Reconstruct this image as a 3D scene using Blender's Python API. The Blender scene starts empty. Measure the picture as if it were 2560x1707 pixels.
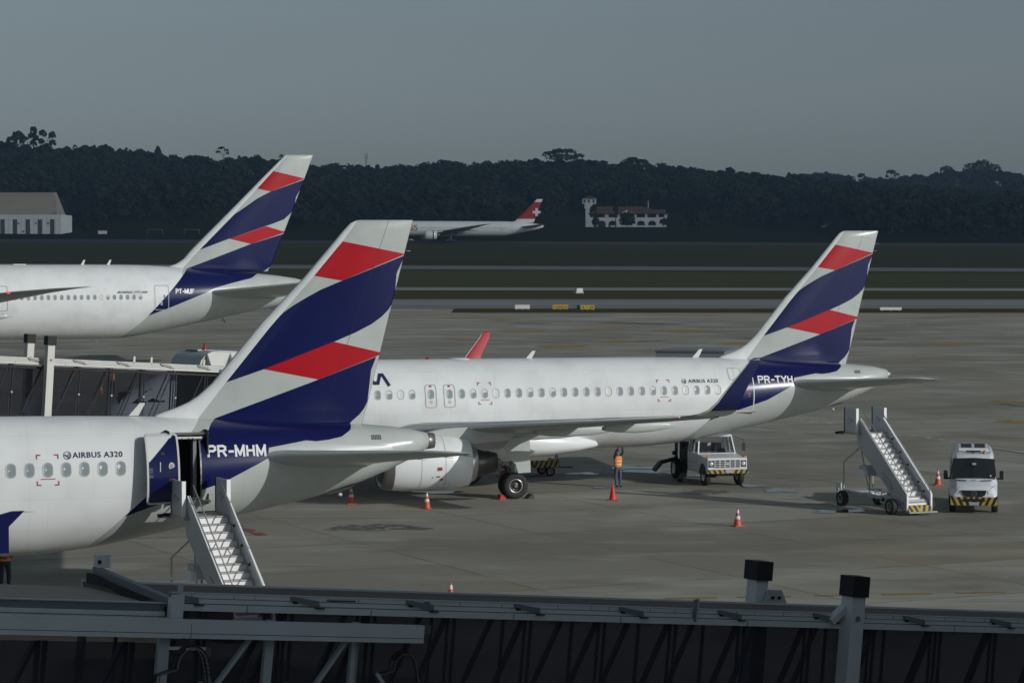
import bpy, bmesh, math, random
import numpy as np
from mathutils import Vector, Matrix, Euler
R = math.radians
random.seed(7); rng = np.random.default_rng(7)
sc = bpy.context.scene
COL = sc.collection
# ---------------------------------------------------------------- camera
F_PX, CAM_H, ROW0 = 6500.0, 10.95, 627.0          # focal length in photo pixels, eye height, horizon row
PITCH = math.atan((853.5 - ROW0) / F_PX)
cam = bpy.data.cameras.new("camera"); cam_o = bpy.data.objects.new("camera", cam); COL.objects.link(cam_o)
cam.sensor_width = 36.0; cam.lens = F_PX / 2560 * 36.0
cam.clip_start = 0.5; cam.clip_end = 12000
cam_o.location = (0, 0, CAM_H); cam_o.rotation_euler = (R(90) - PITCH, 0, 0)
sc.camera = cam_o
# ---------------------------------------------------------------- light
SUN_EL, SUN_AZ = R(19.5), R(124)
world = bpy.data.worlds.new("World"); sc.world = world; world.use_nodes = True
nt = world.node_tree; bgn = nt.nodes["Background"]
sky = nt.nodes.new("ShaderNodeTexSky"); sky.sky_type = 'NISHITA'; sky.sun_disc = False
sky.sun_elevation = SUN_EL; sky.sun_rotation = SUN_AZ
sky.air_density = 1.0; sky.dust_density = 2.6; sky.ozone_density = 1.0; sky.altitude = 700
hs = nt.nodes.new("ShaderNodeHueSaturation"); hs.inputs["Saturation"].default_value = 0.32
tint = nt.nodes.new("ShaderNodeMix"); tint.data_type = 'RGBA'; tint.blend_type = 'MULTIPLY'; tint.inputs[0].default_value = 1.0
tint.inputs[7].default_value = (0.68, 0.79, 0.86, 1)
nt.links.new(sky.outputs[0], hs.inputs["Color"]); nt.links.new(hs.outputs[0], tint.inputs[6])
nt.links.new(tint.outputs[2], bgn.inputs[0]); bgn.inputs[1].default_value = 0.062
sun = bpy.data.lights.new("sun", 'SUN'); sun.energy = 2.4; sun.angle = R(0.5); sun.color = (1.0, 0.985, 0.955)
sun_o = bpy.data.objects.new("sun", sun); COL.objects.link(sun_o)
sdir = Vector((math.sin(SUN_AZ) * math.cos(SUN_EL), math.cos(SUN_AZ) * math.cos(SUN_EL), math.sin(SUN_EL)))
sun_o.rotation_euler = sdir.to_track_quat('Z', 'Y').to_euler(); sun_o.location = (60, -60, 60)
sc.view_settings.view_transform = 'Standard'; sc.view_settings.look = 'None'
sc.view_settings.exposure = 0.0; sc.view_settings.gamma = 1.0
sc.cycles.volume_step_rate = 1.0; sc.cycles.volume_bounces = 0
sc.cycles.max_bounces = 8; sc.cycles.transparent_max_bounces = 16
sc.cycles.use_denoising = True
# ---------------------------------------------------------------- projections on real surfaces
_c, _s = math.cos(PITCH), math.sin(PITCH)
def ray(u, v):
    a, b = (u - 1280) / F_PX, (853.5 - v) / F_PX
    return a, _c + b * _s, -_s + b * _c
def zt(Y, X=0.0):
    z = np.interp(Y, [-500, 140, 215, 389, 447, 544, 766, 1083, 1350, 1600, 2600], [0, 0, 1.2, 1.6, 2.1, 3.0, 6.0, 14.1, 23.4, 30, 34])
    return float(z - 0.0045 * X * min(max((Y - 450) / 300, 0), 1))
def on_ground(u, v):
    r = ray(u, v); lo, hi = 20.0, 1400.0
    for _ in range(60):
        m = (lo + hi) / 2; t = m / r[1]
        if CAM_H + r[2] * t > zt(m, r[0] * t): lo = m
        else: hi = m
    return r[0] * lo / r[1], lo, zt(lo, r[0] * lo / r[1])
def at_dist(u, v, Y):
    r = ray(u, v); t = Y / r[1]
    return r[0] * t, Y, CAM_H + r[2] * t
# ---------------------------------------------------------------- object helpers
def tag(o, label=None, cat=None, group=None, kind=None):
    if label: o['label'] = label
    if cat: o['category'] = cat
    if group: o['group'] = group
    if kind: o['kind'] = kind
    return o
def empty(name, loc=(0, 0, 0), rz=0.0, label=None, cat=None, group=None):
    o = bpy.data.objects.new(name, None); COL.objects.link(o); o.empty_display_size = 0.3
    o.location = loc; o.rotation_euler = (0, 0, rz)
    return tag(o, label, cat, group)
def copy_tree(o, parent=None):
    c = o.copy(); COL.objects.link(c)
    if parent is not None: c.parent = parent
    for ch in o.children: copy_tree(ch, c)
    return c
class MB:
    def __init__(s): s.v = []; s.f = []; s.m = []; s.mats = []; s.sm = []
    def mi(s, mat):
        if mat not in s.mats: s.mats.append(mat)
        return s.mats.index(mat)
    def add(s, vs, fs, mat, smooth=False):
        k = len(s.v); s.v += [tuple(p) for p in vs]; i = s.mi(mat)
        for f in fs: s.f.append(tuple(q + k for q in f)); s.m.append(i); s.sm.append(smooth)
        return s
    def box(s, c, d, mat, rz=0.0, ry=0.0, rx=0.0):
        M = Euler((rx, ry, rz)).to_matrix(); c = Vector(c)
        vs = [c + M @ Vector((x * d[0] / 2, y * d[1] / 2, z * d[2] / 2)) for x in (-1, 1) for y in (-1, 1) for z in (-1, 1)]
        return s.add(vs, [(0, 1, 3, 2), (4, 6, 7, 5), (0, 4, 5, 1), (2, 3, 7, 6), (0, 2, 6, 4), (1, 5, 7, 3)], mat)
    def beam(s, p, q, w, h, mat, up=(0, 0, 1)):
        p, q = Vector(p), Vector(q); d = (q - p).normalized(); u = Vector(up)
        sd = d.cross(u)
        if sd.length < 1e-4: sd = d.cross(Vector((0, 1, 0)))
        sd.normalize(); u = sd.cross(d)
        vs = []
        for e in (p, q):
            for a, b in ((-1, -1), (1, -1), (1, 1), (-1, 1)): vs.append(e + sd * a * w / 2 + u * b * h / 2)
        return s.add(vs, [(0, 1, 2, 3), (7, 6, 5, 4), (0, 4, 5, 1), (1, 5, 6, 2), (2, 6, 7, 3), (3, 7, 4, 0)], mat)
    def tube(s, p, q, r0, r1, mat, n=12, cap=True, smooth=True):
        p, q = Vector(p), Vector(q); d = (q - p).normalized()
        a = d.orthogonal().normalized(); b = d.cross(a)
        vs = [p + (a * math.cos(2 * math.pi * i / n) + b * math.sin(2 * math.pi * i / n)) * r0 for i in range(n)]
        vs += [q + (a * math.cos(2 * math.pi * i / n) + b * math.sin(2 * math.pi * i / n)) * r1 for i in range(n)]
        s.add(vs, [(i, (i + 1) % n, n + (i + 1) % n, n + i) for i in range(n)], mat, smooth)
        if cap: s.add(vs, [tuple(range(n))[::-1], tuple(range(n, 2 * n))], mat)
        return s
    def path(s, pts, r, mat, n=8):
        for i in range(len(pts) - 1): s.tube(pts[i], pts[i + 1], r, r, mat, n)
        return s
    def lathe(s, prof, mat, axis='Z', c=(0, 0, 0), n=24, smooth=True):
        vs = []
        for r, h in prof:
            for i in range(n):
                t = 2 * math.pi * i / n; x, y = r * math.cos(t), r * math.sin(t)
                p = {'Z': (x, y, h), 'X': (h, x, y), 'Y': (x, h, y)}[axis]
                vs.append((p[0] + c[0], p[1] + c[1], p[2] + c[2]))
        fs = [(j * n + i, j * n + (i + 1) % n, (j + 1) * n + (i + 1) % n, (j + 1) * n + i) for j in range(len(prof) - 1) for i in range(n)]
        return s.add(vs, fs, mat, smooth)
    def loft(s, rings, mat, smooth=True, cap=True):
        n = len(rings[0]); vs = [p for r in rings for p in r]
        s.add(vs, [(j * n + i, j * n + (i + 1) % n, (j + 1) * n + (i + 1) % n, (j + 1) * n + i) for j in range(len(rings) - 1) for i in range(n)], mat, smooth)
        if cap:
            s.add(rings[0], [tuple(range(n))[::-1]], mat); s.add(rings[-1], [tuple(range(n))], mat)
        return s
    def prism(s, poly, mat, y0, y1, plane='xz'):
        n = len(poly)
        def P(p, y): return {'xz': (p[0], y, p[1]), 'yz': (y, p[0], p[1]), 'xy': (p[0], p[1], y)}[plane]
        vs = [P(p, y0) for p in poly] + [P(p, y1) for p in poly]
        return s.add(vs, [tuple(range(n)), tuple(range(n, 2 * n))[::-1]] + [(i, i + n, (i + 1) % n + n, (i + 1) % n) for i in range(n)], mat)
    def build(s, name, parent=None, loc=None, bevel=0.0, rz=None):
        me = bpy.data.meshes.new(name); me.from_pydata(s.v, [], s.f); me.validate(clean_customdata=False)
        for m in s.mats: me.materials.append(m)
        if len(me.polygons) == len(s.m):
            me.polygons.foreach_set('material_index', s.m); me.polygons.foreach_set('use_smooth', s.sm)
        bm = bmesh.new(); bm.from_mesh(me)
        if any(s.sm): bmesh.ops.remove_doubles(bm, verts=bm.verts, dist=1e-5)
        bmesh.ops.recalc_face_normals(bm, faces=bm.faces)
        bm.to_mesh(me); bm.free()
        o = bpy.data.objects.new(name, me); COL.objects.link(o)
        if parent is not None: o.parent = parent
        if loc is not None: o.location = loc
        if rz is not None: o.rotation_euler = (0, 0, rz)
        if any(s.sm) and not all(s.sm): pass
        if bevel > 0:
            b = o.modifiers.new('bevel', 'BEVEL'); b.width = bevel; b.segments = 2; b.limit_method = 'ANGLE'; b.angle_limit = R(40)
        return o
def np_mesh(name, verts, faces4, mat, matidx=None, parent=None):
    me = bpy.data.meshes.new(name); nv, nf = len(verts), len(faces4)
    me.vertices.add(nv); me.vertices.foreach_set('co', np.asarray(verts, np.float32).ravel())
    me.loops.add(nf * 4); me.loops.foreach_set('vertex_index', np.asarray(faces4, np.int32).ravel())
    me.polygons.add(nf); me.polygons.foreach_set('loop_start', np.arange(0, nf * 4, 4, dtype=np.int32))
    for m in (mat if isinstance(mat, list) else [mat]): me.materials.append(m)
    if matidx is not None: me.polygons.foreach_set('material_index', np.asarray(matidx, np.int32))
    me.update(calc_edges=True)
    o = bpy.data.objects.new(name, me); COL.objects.link(o)
    if parent is not None: o.parent = parent
    return o
def text_mesh(body, size, parent, mat, place, name='lettering', shear=0.0, bold=0.0, width=None, spacing=1.0):
    """flat lettering converted to a mesh; place(x, z) -> 3-D point on the surface it is painted on"""
    cu = bpy.data.curves.new('t', 'FONT'); cu.body = body; cu.size = size; cu.shear = shear; cu.offset = bold; cu.space_character = spacing
    cu.resolution_u = 3
    to = bpy.data.objects.new('t', cu); COL.objects.link(to)
    dg = bpy.context.evaluated_depsgraph_get(); dg.update()
    me = bpy.data.meshes.new_from_object(to.evaluated_get(dg))
    bpy.data.objects.remove(to)
    bm = bmesh.new(); bm.from_mesh(me)
    bmesh.ops.subdivide_edges(bm, edges=[e for e in bm.edges if e.calc_length() > size * .3], cuts=2)
    xs = [v.co.x for v in bm.verts]; w = max(xs) - min(xs); k = 1.0 if width is None else width / w; x0 = min(xs)
    for v in bm.verts: v.co = Vector(place((v.co.x - x0) * k, v.co.y))
    bm.to_mesh(me); bm.free()
    me.materials.clear(); me.materials.append(mat); me.name = name
    o = bpy.data.objects.new(name, me); COL.objects.link(o); o.parent = parent
    return o
# ---------------------------------------------------------------- materials
MATS = {}
def newmat(name):
    m = bpy.data.materials.new(name); m.use_nodes = True; MATS[name] = m
    return m, m.node_tree, m.node_tree.nodes["Principled BSDF"]
def pm(name, col, rough=0.5, metal=0.0, var=0.12, scale=3.0, coat=0.0, bump=0.0, col2=None, spec=0.5, stretch=(1, 1, 1)):
    m, t, p = newmat(name)
    p.inputs['Roughness'].default_value = rough; p.inputs['Metallic'].default_value = metal
    p.inputs['Coat Weight'].default_value = coat; p.inputs['Coat Roughness'].default_value = 0.08
    p.inputs['Specular IOR Level'].default_value = spec
    tc = t.nodes.new('ShaderNodeTexCoord'); mp = t.nodes.new('ShaderNodeMapping'); mp.inputs['Scale'].default_value = stretch
    n = t.nodes.new('ShaderNodeTexNoise'); n.inputs['Scale'].default_value = scale; n.inputs['Detail'].default_value = 5
    t.links.new(tc.outputs['Object'], mp.inputs[0]); t.links.new(mp.outputs[0], n.inputs['Vector'])
    mx = t.nodes.new('ShaderNodeMix'); mx.data_type = 'RGBA'
    c2 = col2 if col2 else tuple(c * (1 - var) for c in col[:3]); c1 = col if col2 else tuple(min(1, c * (1 + var)) for c in col[:3])
    mx.inputs[6].default_value = (*c1[:3], 1); mx.inputs[7].default_value = (*c2[:3], 1)
    t.links.new(n.outputs['Fac'], mx.inputs[0]); t.links.new(mx.outputs[2], p.inputs['Base Color'])
    if bump > 0:
        b = t.nodes.new('ShaderNodeBump'); b.inputs['Strength'].default_value = bump; b.inputs['Distance'].default_value = .02
        t.links.new(n.outputs['Fac'], b.inputs['Height']); t.links.new(b.outputs[0], p.inputs['Normal'])
    return m
def glassmat(name, tint, rough=0.03, refl=1.0, film=0.0):
    m = bpy.data.materials.new(name); m.use_nodes = True; t = m.node_tree; t.nodes.clear()
    o = t.nodes.new('ShaderNodeOutputMaterial'); tr = t.nodes.new('ShaderNodeBsdfTransparent'); gl = t.nodes.new('ShaderNodeBsdfGlossy')
    tr.inputs[0].default_value = (*tint, 1); gl.inputs['Roughness'].default_value = rough; gl.inputs[0].default_value = (refl, refl, refl, 1)
    fr = t.nodes.new('ShaderNodeFresnel'); fr.inputs[0].default_value = 1.5; mx = t.nodes.new('ShaderNodeMixShader')
    n = t.nodes.new('ShaderNodeTexNoise'); n.inputs['Scale'].default_value = .7; b = t.nodes.new('ShaderNodeBump'); b.inputs['Strength'].default_value = .04
    t.links.new(n.outputs[0], b.inputs['Height']); t.links.new(b.outputs[0], gl.inputs['Normal'])
    gm = t.nodes.new('ShaderNodeNewGeometry'); iv = t.nodes.new('ShaderNodeMath'); iv.operation = 'SUBTRACT'; iv.inputs[0].default_value = 1.0; t.links.new(gm.outputs['Backfacing'], iv.inputs[1])
    fm = t.nodes.new('ShaderNodeMath'); fm.operation = 'MULTIPLY'; t.links.new(fr.outputs[0], fm.inputs[0]); t.links.new(iv.outputs[0], fm.inputs[1])
    t.links.new(fm.outputs[0], mx.inputs[0]); t.links.new(tr.outputs[0], mx.inputs[1]); t.links.new(gl.outputs[0], mx.inputs[2])
    df = t.nodes.new('ShaderNodeBsdfDiffuse'); df.inputs[0].default_value = (.30, .31, .36, 1); m2 = t.nodes.new('ShaderNodeMixShader'); m2.inputs[0].default_value = film
    t.links.new(mx.outputs[0], m2.inputs[1]); t.links.new(df.outputs[0], m2.inputs[2]); t.links.new(m2.outputs[0], o.inputs[0]); return m
def emit(name, col, st):
    m, t, p = newmat(name); p.inputs['Base Color'].default_value = (*col, 1)
    p.inputs['Emission Color'].default_value = (*col, 1); p.inputs['Emission Strength'].default_value = st
    return m
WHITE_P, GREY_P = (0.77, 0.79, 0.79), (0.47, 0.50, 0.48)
BLUE_P, RED_P = (0.005, 0.0085, 0.072), (0.42, 0.010, 0.018)
M = {}
M['white_paint'] = pm('white_paint', WHITE_P, .32, var=.03, scale=1.2, coat=.3)
M['grey_paint'] = pm('grey_paint', GREY_P, .34, var=.05, scale=1.0, coat=.3)
M['blue_paint'] = pm('blue_paint', BLUE_P, .3, var=.08, coat=.6)
M['red_paint'] = pm('red_paint', RED_P, .3, var=.06, coat=.6)
M['wing_grey'] = pm('wing_grey', (.36, .37, .37), .4, var=.08, scale=.8, coat=.1)
M['bare_metal'] = pm('bare_metal', (.55, .55, .55), .28, metal=.9, var=.08)
M['dark_metal'] = pm('dark_metal', (.10, .095, .09), .35, metal=.8, var=.25, scale=2)
M['mid_metal'] = pm('mid_metal', (.22, .21, .20), .4, metal=.6, var=.2, scale=2)
M['black'] = pm('black', (.012, .012, .013), .5, var=.2)
M['void'] = pm('void', (.02, .018, .017), .9, var=.4)
M['rubber'] = pm('rubber', (.022, .021, .022), .75, var=.25, scale=6)
M['window_glass'] = pm('window_glass', (.24, .275, .29), .35, var=.12, scale=1.5)
M['dark_glass'] = pm('dark_glass', (.018, .022, .026), .06, var=.3, scale=1, coat=.3)
M['shade_white'] = pm('shade_white', (.66, .66, .64), .4, var=.04)
M['frame_grey'] = pm('frame_grey', (.36, .37, .38), .4, var=.06)
M['line_grey'] = pm('line_grey', (.22, .23, .24), .5, var=.1)
M['text_navy'] = pm('text_navy', (.02, .022, .06), .4, var=.05)
M['text_white'] = pm('text_white', (.75, .76, .76), .4, var=.03)
M['text_red'] = pm('text_red', (.36, .055, .05), .5, var=.05)
M['beacon_red'] = pm('beacon_red', (.35, .02, .02), .25, var=.05)
M['nav_red'] = emit('nav_red', (1, .05, .03), 1.2)
M['cone_orange'] = pm('cone_orange', (.52, .085, .03), .5, var=.15, scale=9)
M['cone_red'] = pm('cone_red', (.60, .035, .025), .5, var=.12, scale=9)
M['cone_white'] = pm('cone_white', (.62, .62, .60), .5, var=.15, scale=9)
M['truck_white'] = pm('truck_white', (.68, .70, .71), .35, var=.06, coat=.3)
M['van_white'] = pm('van_white', (.66, .69, .72), .3, var=.04, coat=.4)
M['stair_paint'] = pm('stair_paint', (.46, .485, .52), .45, var=.10, scale=2.5)
M['stair_white'] = pm('stair_white', (.82, .83, .83), .4, var=.06)
M['tread'] = pm('tread', (.42, .39, .36), .6, var=.25, scale=12)
M['yellow'] = pm('yellow', (.55, .38, .02), .45, var=.12)
M['stencil'] = pm('stencil', (.16, .08, .03), .5)
M['amber'] = pm('amber', (.65, .20, .02), .3, var=.05)
M['lamp_glass'] = pm('lamp_glass', (.55, .57, .58), .08, var=.2, scale=20, coat=1)
M['bridge_grey'] = pm('bridge_grey', (.60, .645, .655), .45, var=.14, scale=2, stretch=(1, 1, 1))
M['bridge_dark'] = pm('bridge_dark', (.16, .185, .205), .5, var=.15, scale=3)
M['bridge_cream'] = pm('bridge_cream', (.56, .56, .52), .5, var=.08, scale=2)
M['bridge_roof'] = pm('bridge_roof', (.125, .10, .085), .85, var=.35, scale=1.4, stretch=(.25, 3, 1), bump=.2)
M['bridge_roof_tan'] = pm('bridge_roof_tan', (.36, .32, .28), .85, var=.25, scale=1.2, stretch=(.4, 3, 1))
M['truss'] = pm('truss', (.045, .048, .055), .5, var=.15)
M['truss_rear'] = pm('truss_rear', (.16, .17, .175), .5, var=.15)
M['truss_light'] = pm('truss_light', (.42, .47, .49), .5, var=.08)
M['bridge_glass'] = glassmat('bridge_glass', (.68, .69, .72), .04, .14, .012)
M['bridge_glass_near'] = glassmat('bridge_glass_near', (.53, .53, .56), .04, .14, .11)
M['cap_black'] = pm('cap_black', (.013, .012, .012), .7, var=.2)
M['plate'] = pm('plate', (.35, .36, .37), .5, var=.2, scale=30)
M['skin'] = pm('skin', (.22, .12, .075), .6, var=.1)
M['hair'] = pm('hair', (.015, .012, .01), .6)
M['vest'] = pm('vest', (.75, .22, .05), .6, var=.12, scale=8)
M['vest_strip'] = pm('vest_strip', (.65, .62, .35), .4, var=.1)
M['shirt_navy'] = pm('shirt_navy', (.025, .03, .08), .8)
M['jeans'] = pm('jeans', (.07, .09, .115), .85, var=.2, scale=10)
M['trousers_dark'] = pm('trousers_dark', (.03, .035, .045), .85, var=.2)
M['shoe'] = pm('shoe', (.015, .015, .016), .7)
M['wall_white'] = pm('wall_white', (.48, .51, .52), .8, var=.12, scale=.3)
M['roof_tile'] = pm('roof_tile', (.075, .038, .030), .85, var=.3, scale=.6)
M['hangar_roof'] = pm('hangar_roof', (.26, .235, .20), .7, var=.12, scale=.15)
M['hangar_wall'] = pm('hangar_wall', (.52, .56, .57), .7, var=.08, scale=.3)
M['hangar_dark'] = pm('hangar_dark', (.05, .058, .065), .6, var=.1)
M['bark'] = pm('bark', (.07, .055, .042), .9, var=.2)
M['sign_yellow'] = pm('sign_yellow', (.50, .36, .03), .5, var=.06)
M['terminal'] = pm('terminal', (.32, .33, .33), .7, var=.1, scale=.2)
# weathered stripes of black and yellow
def striped(name, ang, period):
    m, t, p = newmat(name); p.inputs['Roughness'].default_value = .5
    tc = t.nodes.new('ShaderNodeTexCoord'); sx = t.nodes.new('ShaderNodeSeparateXYZ'); t.links.new(tc.outputs['Object'], sx.inputs[0])
    a = t.nodes.new('ShaderNodeMath'); a.operation = 'ABSOLUTE'; t.links.new(sx.outputs[0], a.inputs[0])
    b = t.nodes.new('ShaderNodeMath'); b.operation = 'MULTIPLY_ADD'; t.links.new(sx.outputs[2], b.inputs[0]); b.inputs[1].default_value = -math.tan(ang); t.links.new(a.outputs[0], b.inputs[2])
    c = t.nodes.new('ShaderNodeMath'); c.operation = 'MULTIPLY'; c.inputs[1].default_value = 1 / period; t.links.new(b.outputs[0], c.inputs[0])
    d = t.nodes.new('ShaderNodeMath'); d.operation = 'FRACT'; t.links.new(c.outputs[0], d.inputs[0])
    e = t.nodes.new('ShaderNodeMath'); e.operation = 'GREATER_THAN'; e.inputs[1].default_value = .5; t.links.new(d.outputs[0], e.inputs[0])
    n = t.nodes.new('ShaderNodeTexNoise'); n.inputs['Scale'].default_value = 14; g = t.nodes.new('ShaderNodeMath'); g.operation = 'GREATER_THAN'; g.inputs[1].default_value = .36
    t.links.new(n.outputs[0], g.inputs[0]); h = t.nodes.new('ShaderNodeMath'); h.operation = 'MULTIPLY'; t.links.new(e.outputs[0], h.inputs[0]); t.links.new(g.outputs[0], h.inputs[1])
    mx = t.nodes.new('ShaderNodeMix'); mx.data_type = 'RGBA'; mx.inputs[6].default_value = (.015, .015, .015, 1); mx.inputs[7].default_value = (.42, .30, .03, 1)
    t.links.new(h.outputs[0], mx.inputs[0]); t.links.new(mx.outputs[2], p.inputs['Base Color']); return m
M['hazard'] = striped('hazard', R(25), .26)
# ---- airline livery, boundaries given as z = curve(x) in the aircraft's own frame
def livery(name, X0, X1, ZN, curves, strip, hinge=(5.9, 5.9, .351)):
    m, t, p = newmat(name); p.inputs['Roughness'].default_value = .25; p.inputs['Specular IOR Level'].default_value = .35; p.inputs['Coat Weight'].default_value = .12; p.inputs['Coat Roughness'].default_value = .05
    N, L = t.nodes, t.links
    tc = N.new('ShaderNodeTexCoord'); sx = N.new('ShaderNodeSeparateXYZ'); L.new(tc.outputs['Object'], sx.inputs[0])
    xn = N.new('ShaderNodeMapRange'); xn.clamp = True; xn.inputs[1].default_value = X0; xn.inputs[2].default_value = X1; L.new(sx.outputs[0], xn.inputs[0])
    zn = N.new('ShaderNodeMath'); zn.operation = 'MULTIPLY'; zn.inputs[1].default_value = 1 / ZN; L.new(sx.outputs[2], zn.inputs[0])
    def above(pts):
        fc = N.new('ShaderNodeFloatCurve'); cm = fc.mapping; cm.use_clip = False; c = cm.curves[0]
        pts = sorted(pts); a, b = pts[0], pts[1]; y, z = pts[-2], pts[-1]
        P = [(X0, a[1] + (X0 - a[0]) * (b[1] - a[1]) / (b[0] - a[0]))] + pts + [(X1, z[1] + (X1 - z[0]) * (z[1] - y[1]) / (z[0] - y[0]))]
        P = [((q[0] - X0) / (X1 - X0), min(max(q[1] / ZN, 0), 1)) for q in P]
        c.points[0].location = P[0]; c.points[1].location = P[-1]
        for q in P[1:-1]: c.points.new(*q)
        for q in c.points: q.handle_type = 'VECTOR'
        cm.update(); L.new(xn.outputs[0], fc.inputs[1])
        g = N.new('ShaderNodeMath'); g.operation = 'GREATER_THAN'; L.new(zn.outputs[0], g.inputs[0]); L.new(fc.outputs[0], g.inputs[1]); return g.outputs[0]
    def op(kind, a, b):
        q = N.new('ShaderNodeMath'); q.operation = kind
        for i, v in enumerate((a, b)):
            if isinstance(v, (int, float)): q.inputs[i].default_value = v
            else: L.new(v, q.inputs[i])
        return q.outputs[0]
    ab = above(strip); inside = op('SUBTRACT', 1, ab)
    noise = N.new('ShaderNodeTexNoise'); noise.inputs['Scale'].default_value = .9; noise.inputs['Detail'].default_value = 6; L.new(tc.outputs['Object'], noise.inputs['Vector'])
    def mix(fac, A, B):
        x = N.new('ShaderNodeMix'); x.data_type = 'RGBA'
        if isinstance(fac, float): x.inputs[0].default_value = fac
        else: L.new(fac, x.inputs[0])
        for i, v in ((6, A), (7, B)):
            if isinstance(v, tuple): x.inputs[i].default_value = (*v, 1)
            else: L.new(v, x.inputs[i])
        return x.outputs[2]
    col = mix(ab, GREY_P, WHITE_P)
    for colour, top, bot in curves:
        k = op('MULTIPLY', op('MULTIPLY', above(bot), op('SUBTRACT', 1, above(top))), inside)
        col = mix(k, col, colour)
    # faint lap joints of the skin panels and grime
    fr = N.new('ShaderNodeMath'); fr.operation = 'PINGPONG'; fr.inputs[1].default_value = 1.6; L.new(sx.outputs[0], fr.inputs[0])
    ln = N.new('ShaderNodeMath'); ln.operation = 'LESS_THAN'; ln.inputs[1].default_value = .012; L.new(fr.outputs[0], ln.inputs[0])
    col = mix(op('MULTIPLY', ln.outputs[0], .07), col, (.05, .05, .05))
    cb = N.new('ShaderNodeCombineXYZ'); L.new(sx.outputs[0], cb.inputs[0]); L.new(sx.outputs[2], cb.inputs[1])
    bk = N.new('ShaderNodeTexBrick'); bk.offset = .5; bk.inputs['Scale'].default_value = 1; bk.inputs['Brick Width'].default_value = 2.67; bk.inputs['Row Height'].default_value = .92; bk.inputs['Mortar Size'].default_value = .008; bk.inputs['Mortar Smooth'].default_value = .2
    bk.inputs['Color1'].default_value = (1, 1, 1, 1); bk.inputs['Color2'].default_value = (.955, .958, .955, 1); bk.inputs['Mortar'].default_value = (.88, .88, .88, 1); L.new(cb.outputs[0], bk.inputs['Vector'])
    mk_ = N.new('ShaderNodeMix'); mk_.data_type = 'RGBA'; mk_.blend_type = 'MULTIPLY'; mk_.inputs[0].default_value = 1; L.new(col, mk_.inputs[6]); L.new(bk.outputs['Color'], mk_.inputs[7]); col = mk_.outputs[2]
    hx = op('ADD', op('MULTIPLY', sx.outputs[2], -hinge[2]), hinge[1] * hinge[2] - hinge[0]); hd = op('ABSOLUTE', op('ADD', sx.outputs[0], hx), 0)
    hl_ = op('MULTIPLY', op('LESS_THAN', hd, .014), op('GREATER_THAN', sx.outputs[2], hinge[1])); col = mix(op('MULTIPLY', hl_, .5), col, (.03, .03, .05))
    rm = N.new('ShaderNodeMapRange'); rm.inputs[1].default_value = .45; rm.inputs[2].default_value = .8; rm.inputs[3].default_value = 0; rm.inputs[4].default_value = .22
    L.new(noise.outputs[0], rm.inputs[0]); mg = N.new('ShaderNodeMix'); mg.data_type = 'RGBA'; mg.blend_type = 'MULTIPLY'; L.new(rm.outputs[0], mg.inputs[0]); L.new(col, mg.inputs[6]); mg.inputs[7].default_value = (.42, .40, .36, 1); col = mg.outputs[2]
    L.new(col, p.inputs['Base Color'])
    return m
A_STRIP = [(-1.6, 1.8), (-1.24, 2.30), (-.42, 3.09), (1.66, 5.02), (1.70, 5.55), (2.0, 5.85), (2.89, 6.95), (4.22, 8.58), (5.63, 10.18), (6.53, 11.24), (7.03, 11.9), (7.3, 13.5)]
A_CURVES = [
 (RED_P, [(6.53, 11.24), (8.56, 10.85)], [(5.63, 10.18), (6.49, 10.03), (8.56, 10.85)]),
 (BLUE_P, [(4.22, 8.60), (4.45, 8.84), (4.67, 9.07), (4.99, 9.29), (5.40, 9.53), (5.81, 9.75), (6.49, 10.03), (8.56, 10.82)],
          [(2.89, 6.95), (4.04, 7.34), (6.26, 8.16), (6.95, 8.44), (7.46, 8.69), (7.78, 8.91), (8.01, 9.13), (8.15, 9.36), (8.22, 9.63), (8.24, 10.2)]),
 (RED_P, [(4.04, 7.34), (6.24, 8.16), (7.75, 7.81)], [(4.04, 7.34), (5.75, 7.0), (7.75, 7.74)]),
 (BLUE_P, [(-.42, 3.09), (1.66, 5.02), (2.17, 5.50), (2.33, 5.74), (2.53, 5.87), (5.75, 7.0), (7.73, 7.72)],
          [(-2, 3.09), (-.42, 3.09), (.42, 3.38), (2.55, 4.03), (3.98, 4.72), (4.2, 4.80), (5.07, 5.13), (5.93, 5.20), (6.35, 5.28), (6.67, 5.46), (6.81, 5.68), (7.08, 5.9), (7.24, 6.1), (7.36, 6.35), (7.42, 7.2)])]
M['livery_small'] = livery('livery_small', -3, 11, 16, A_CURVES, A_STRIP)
G7 = 1.2
def d7(l): return [(x, z - G7) for x, z in l]
B_STRIP = d7([(3.0, 3.3), (3.39, 3.71), (5.17, 5.22), (8.51, 8.83), (8.63, 9.2), (8.94, 9.6), (10.31, 11.03), (13.31, 14.08), (15.26, 16.18), (16.65, 17.67), (18.1, 19.2), (18.4, 21)])
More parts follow.
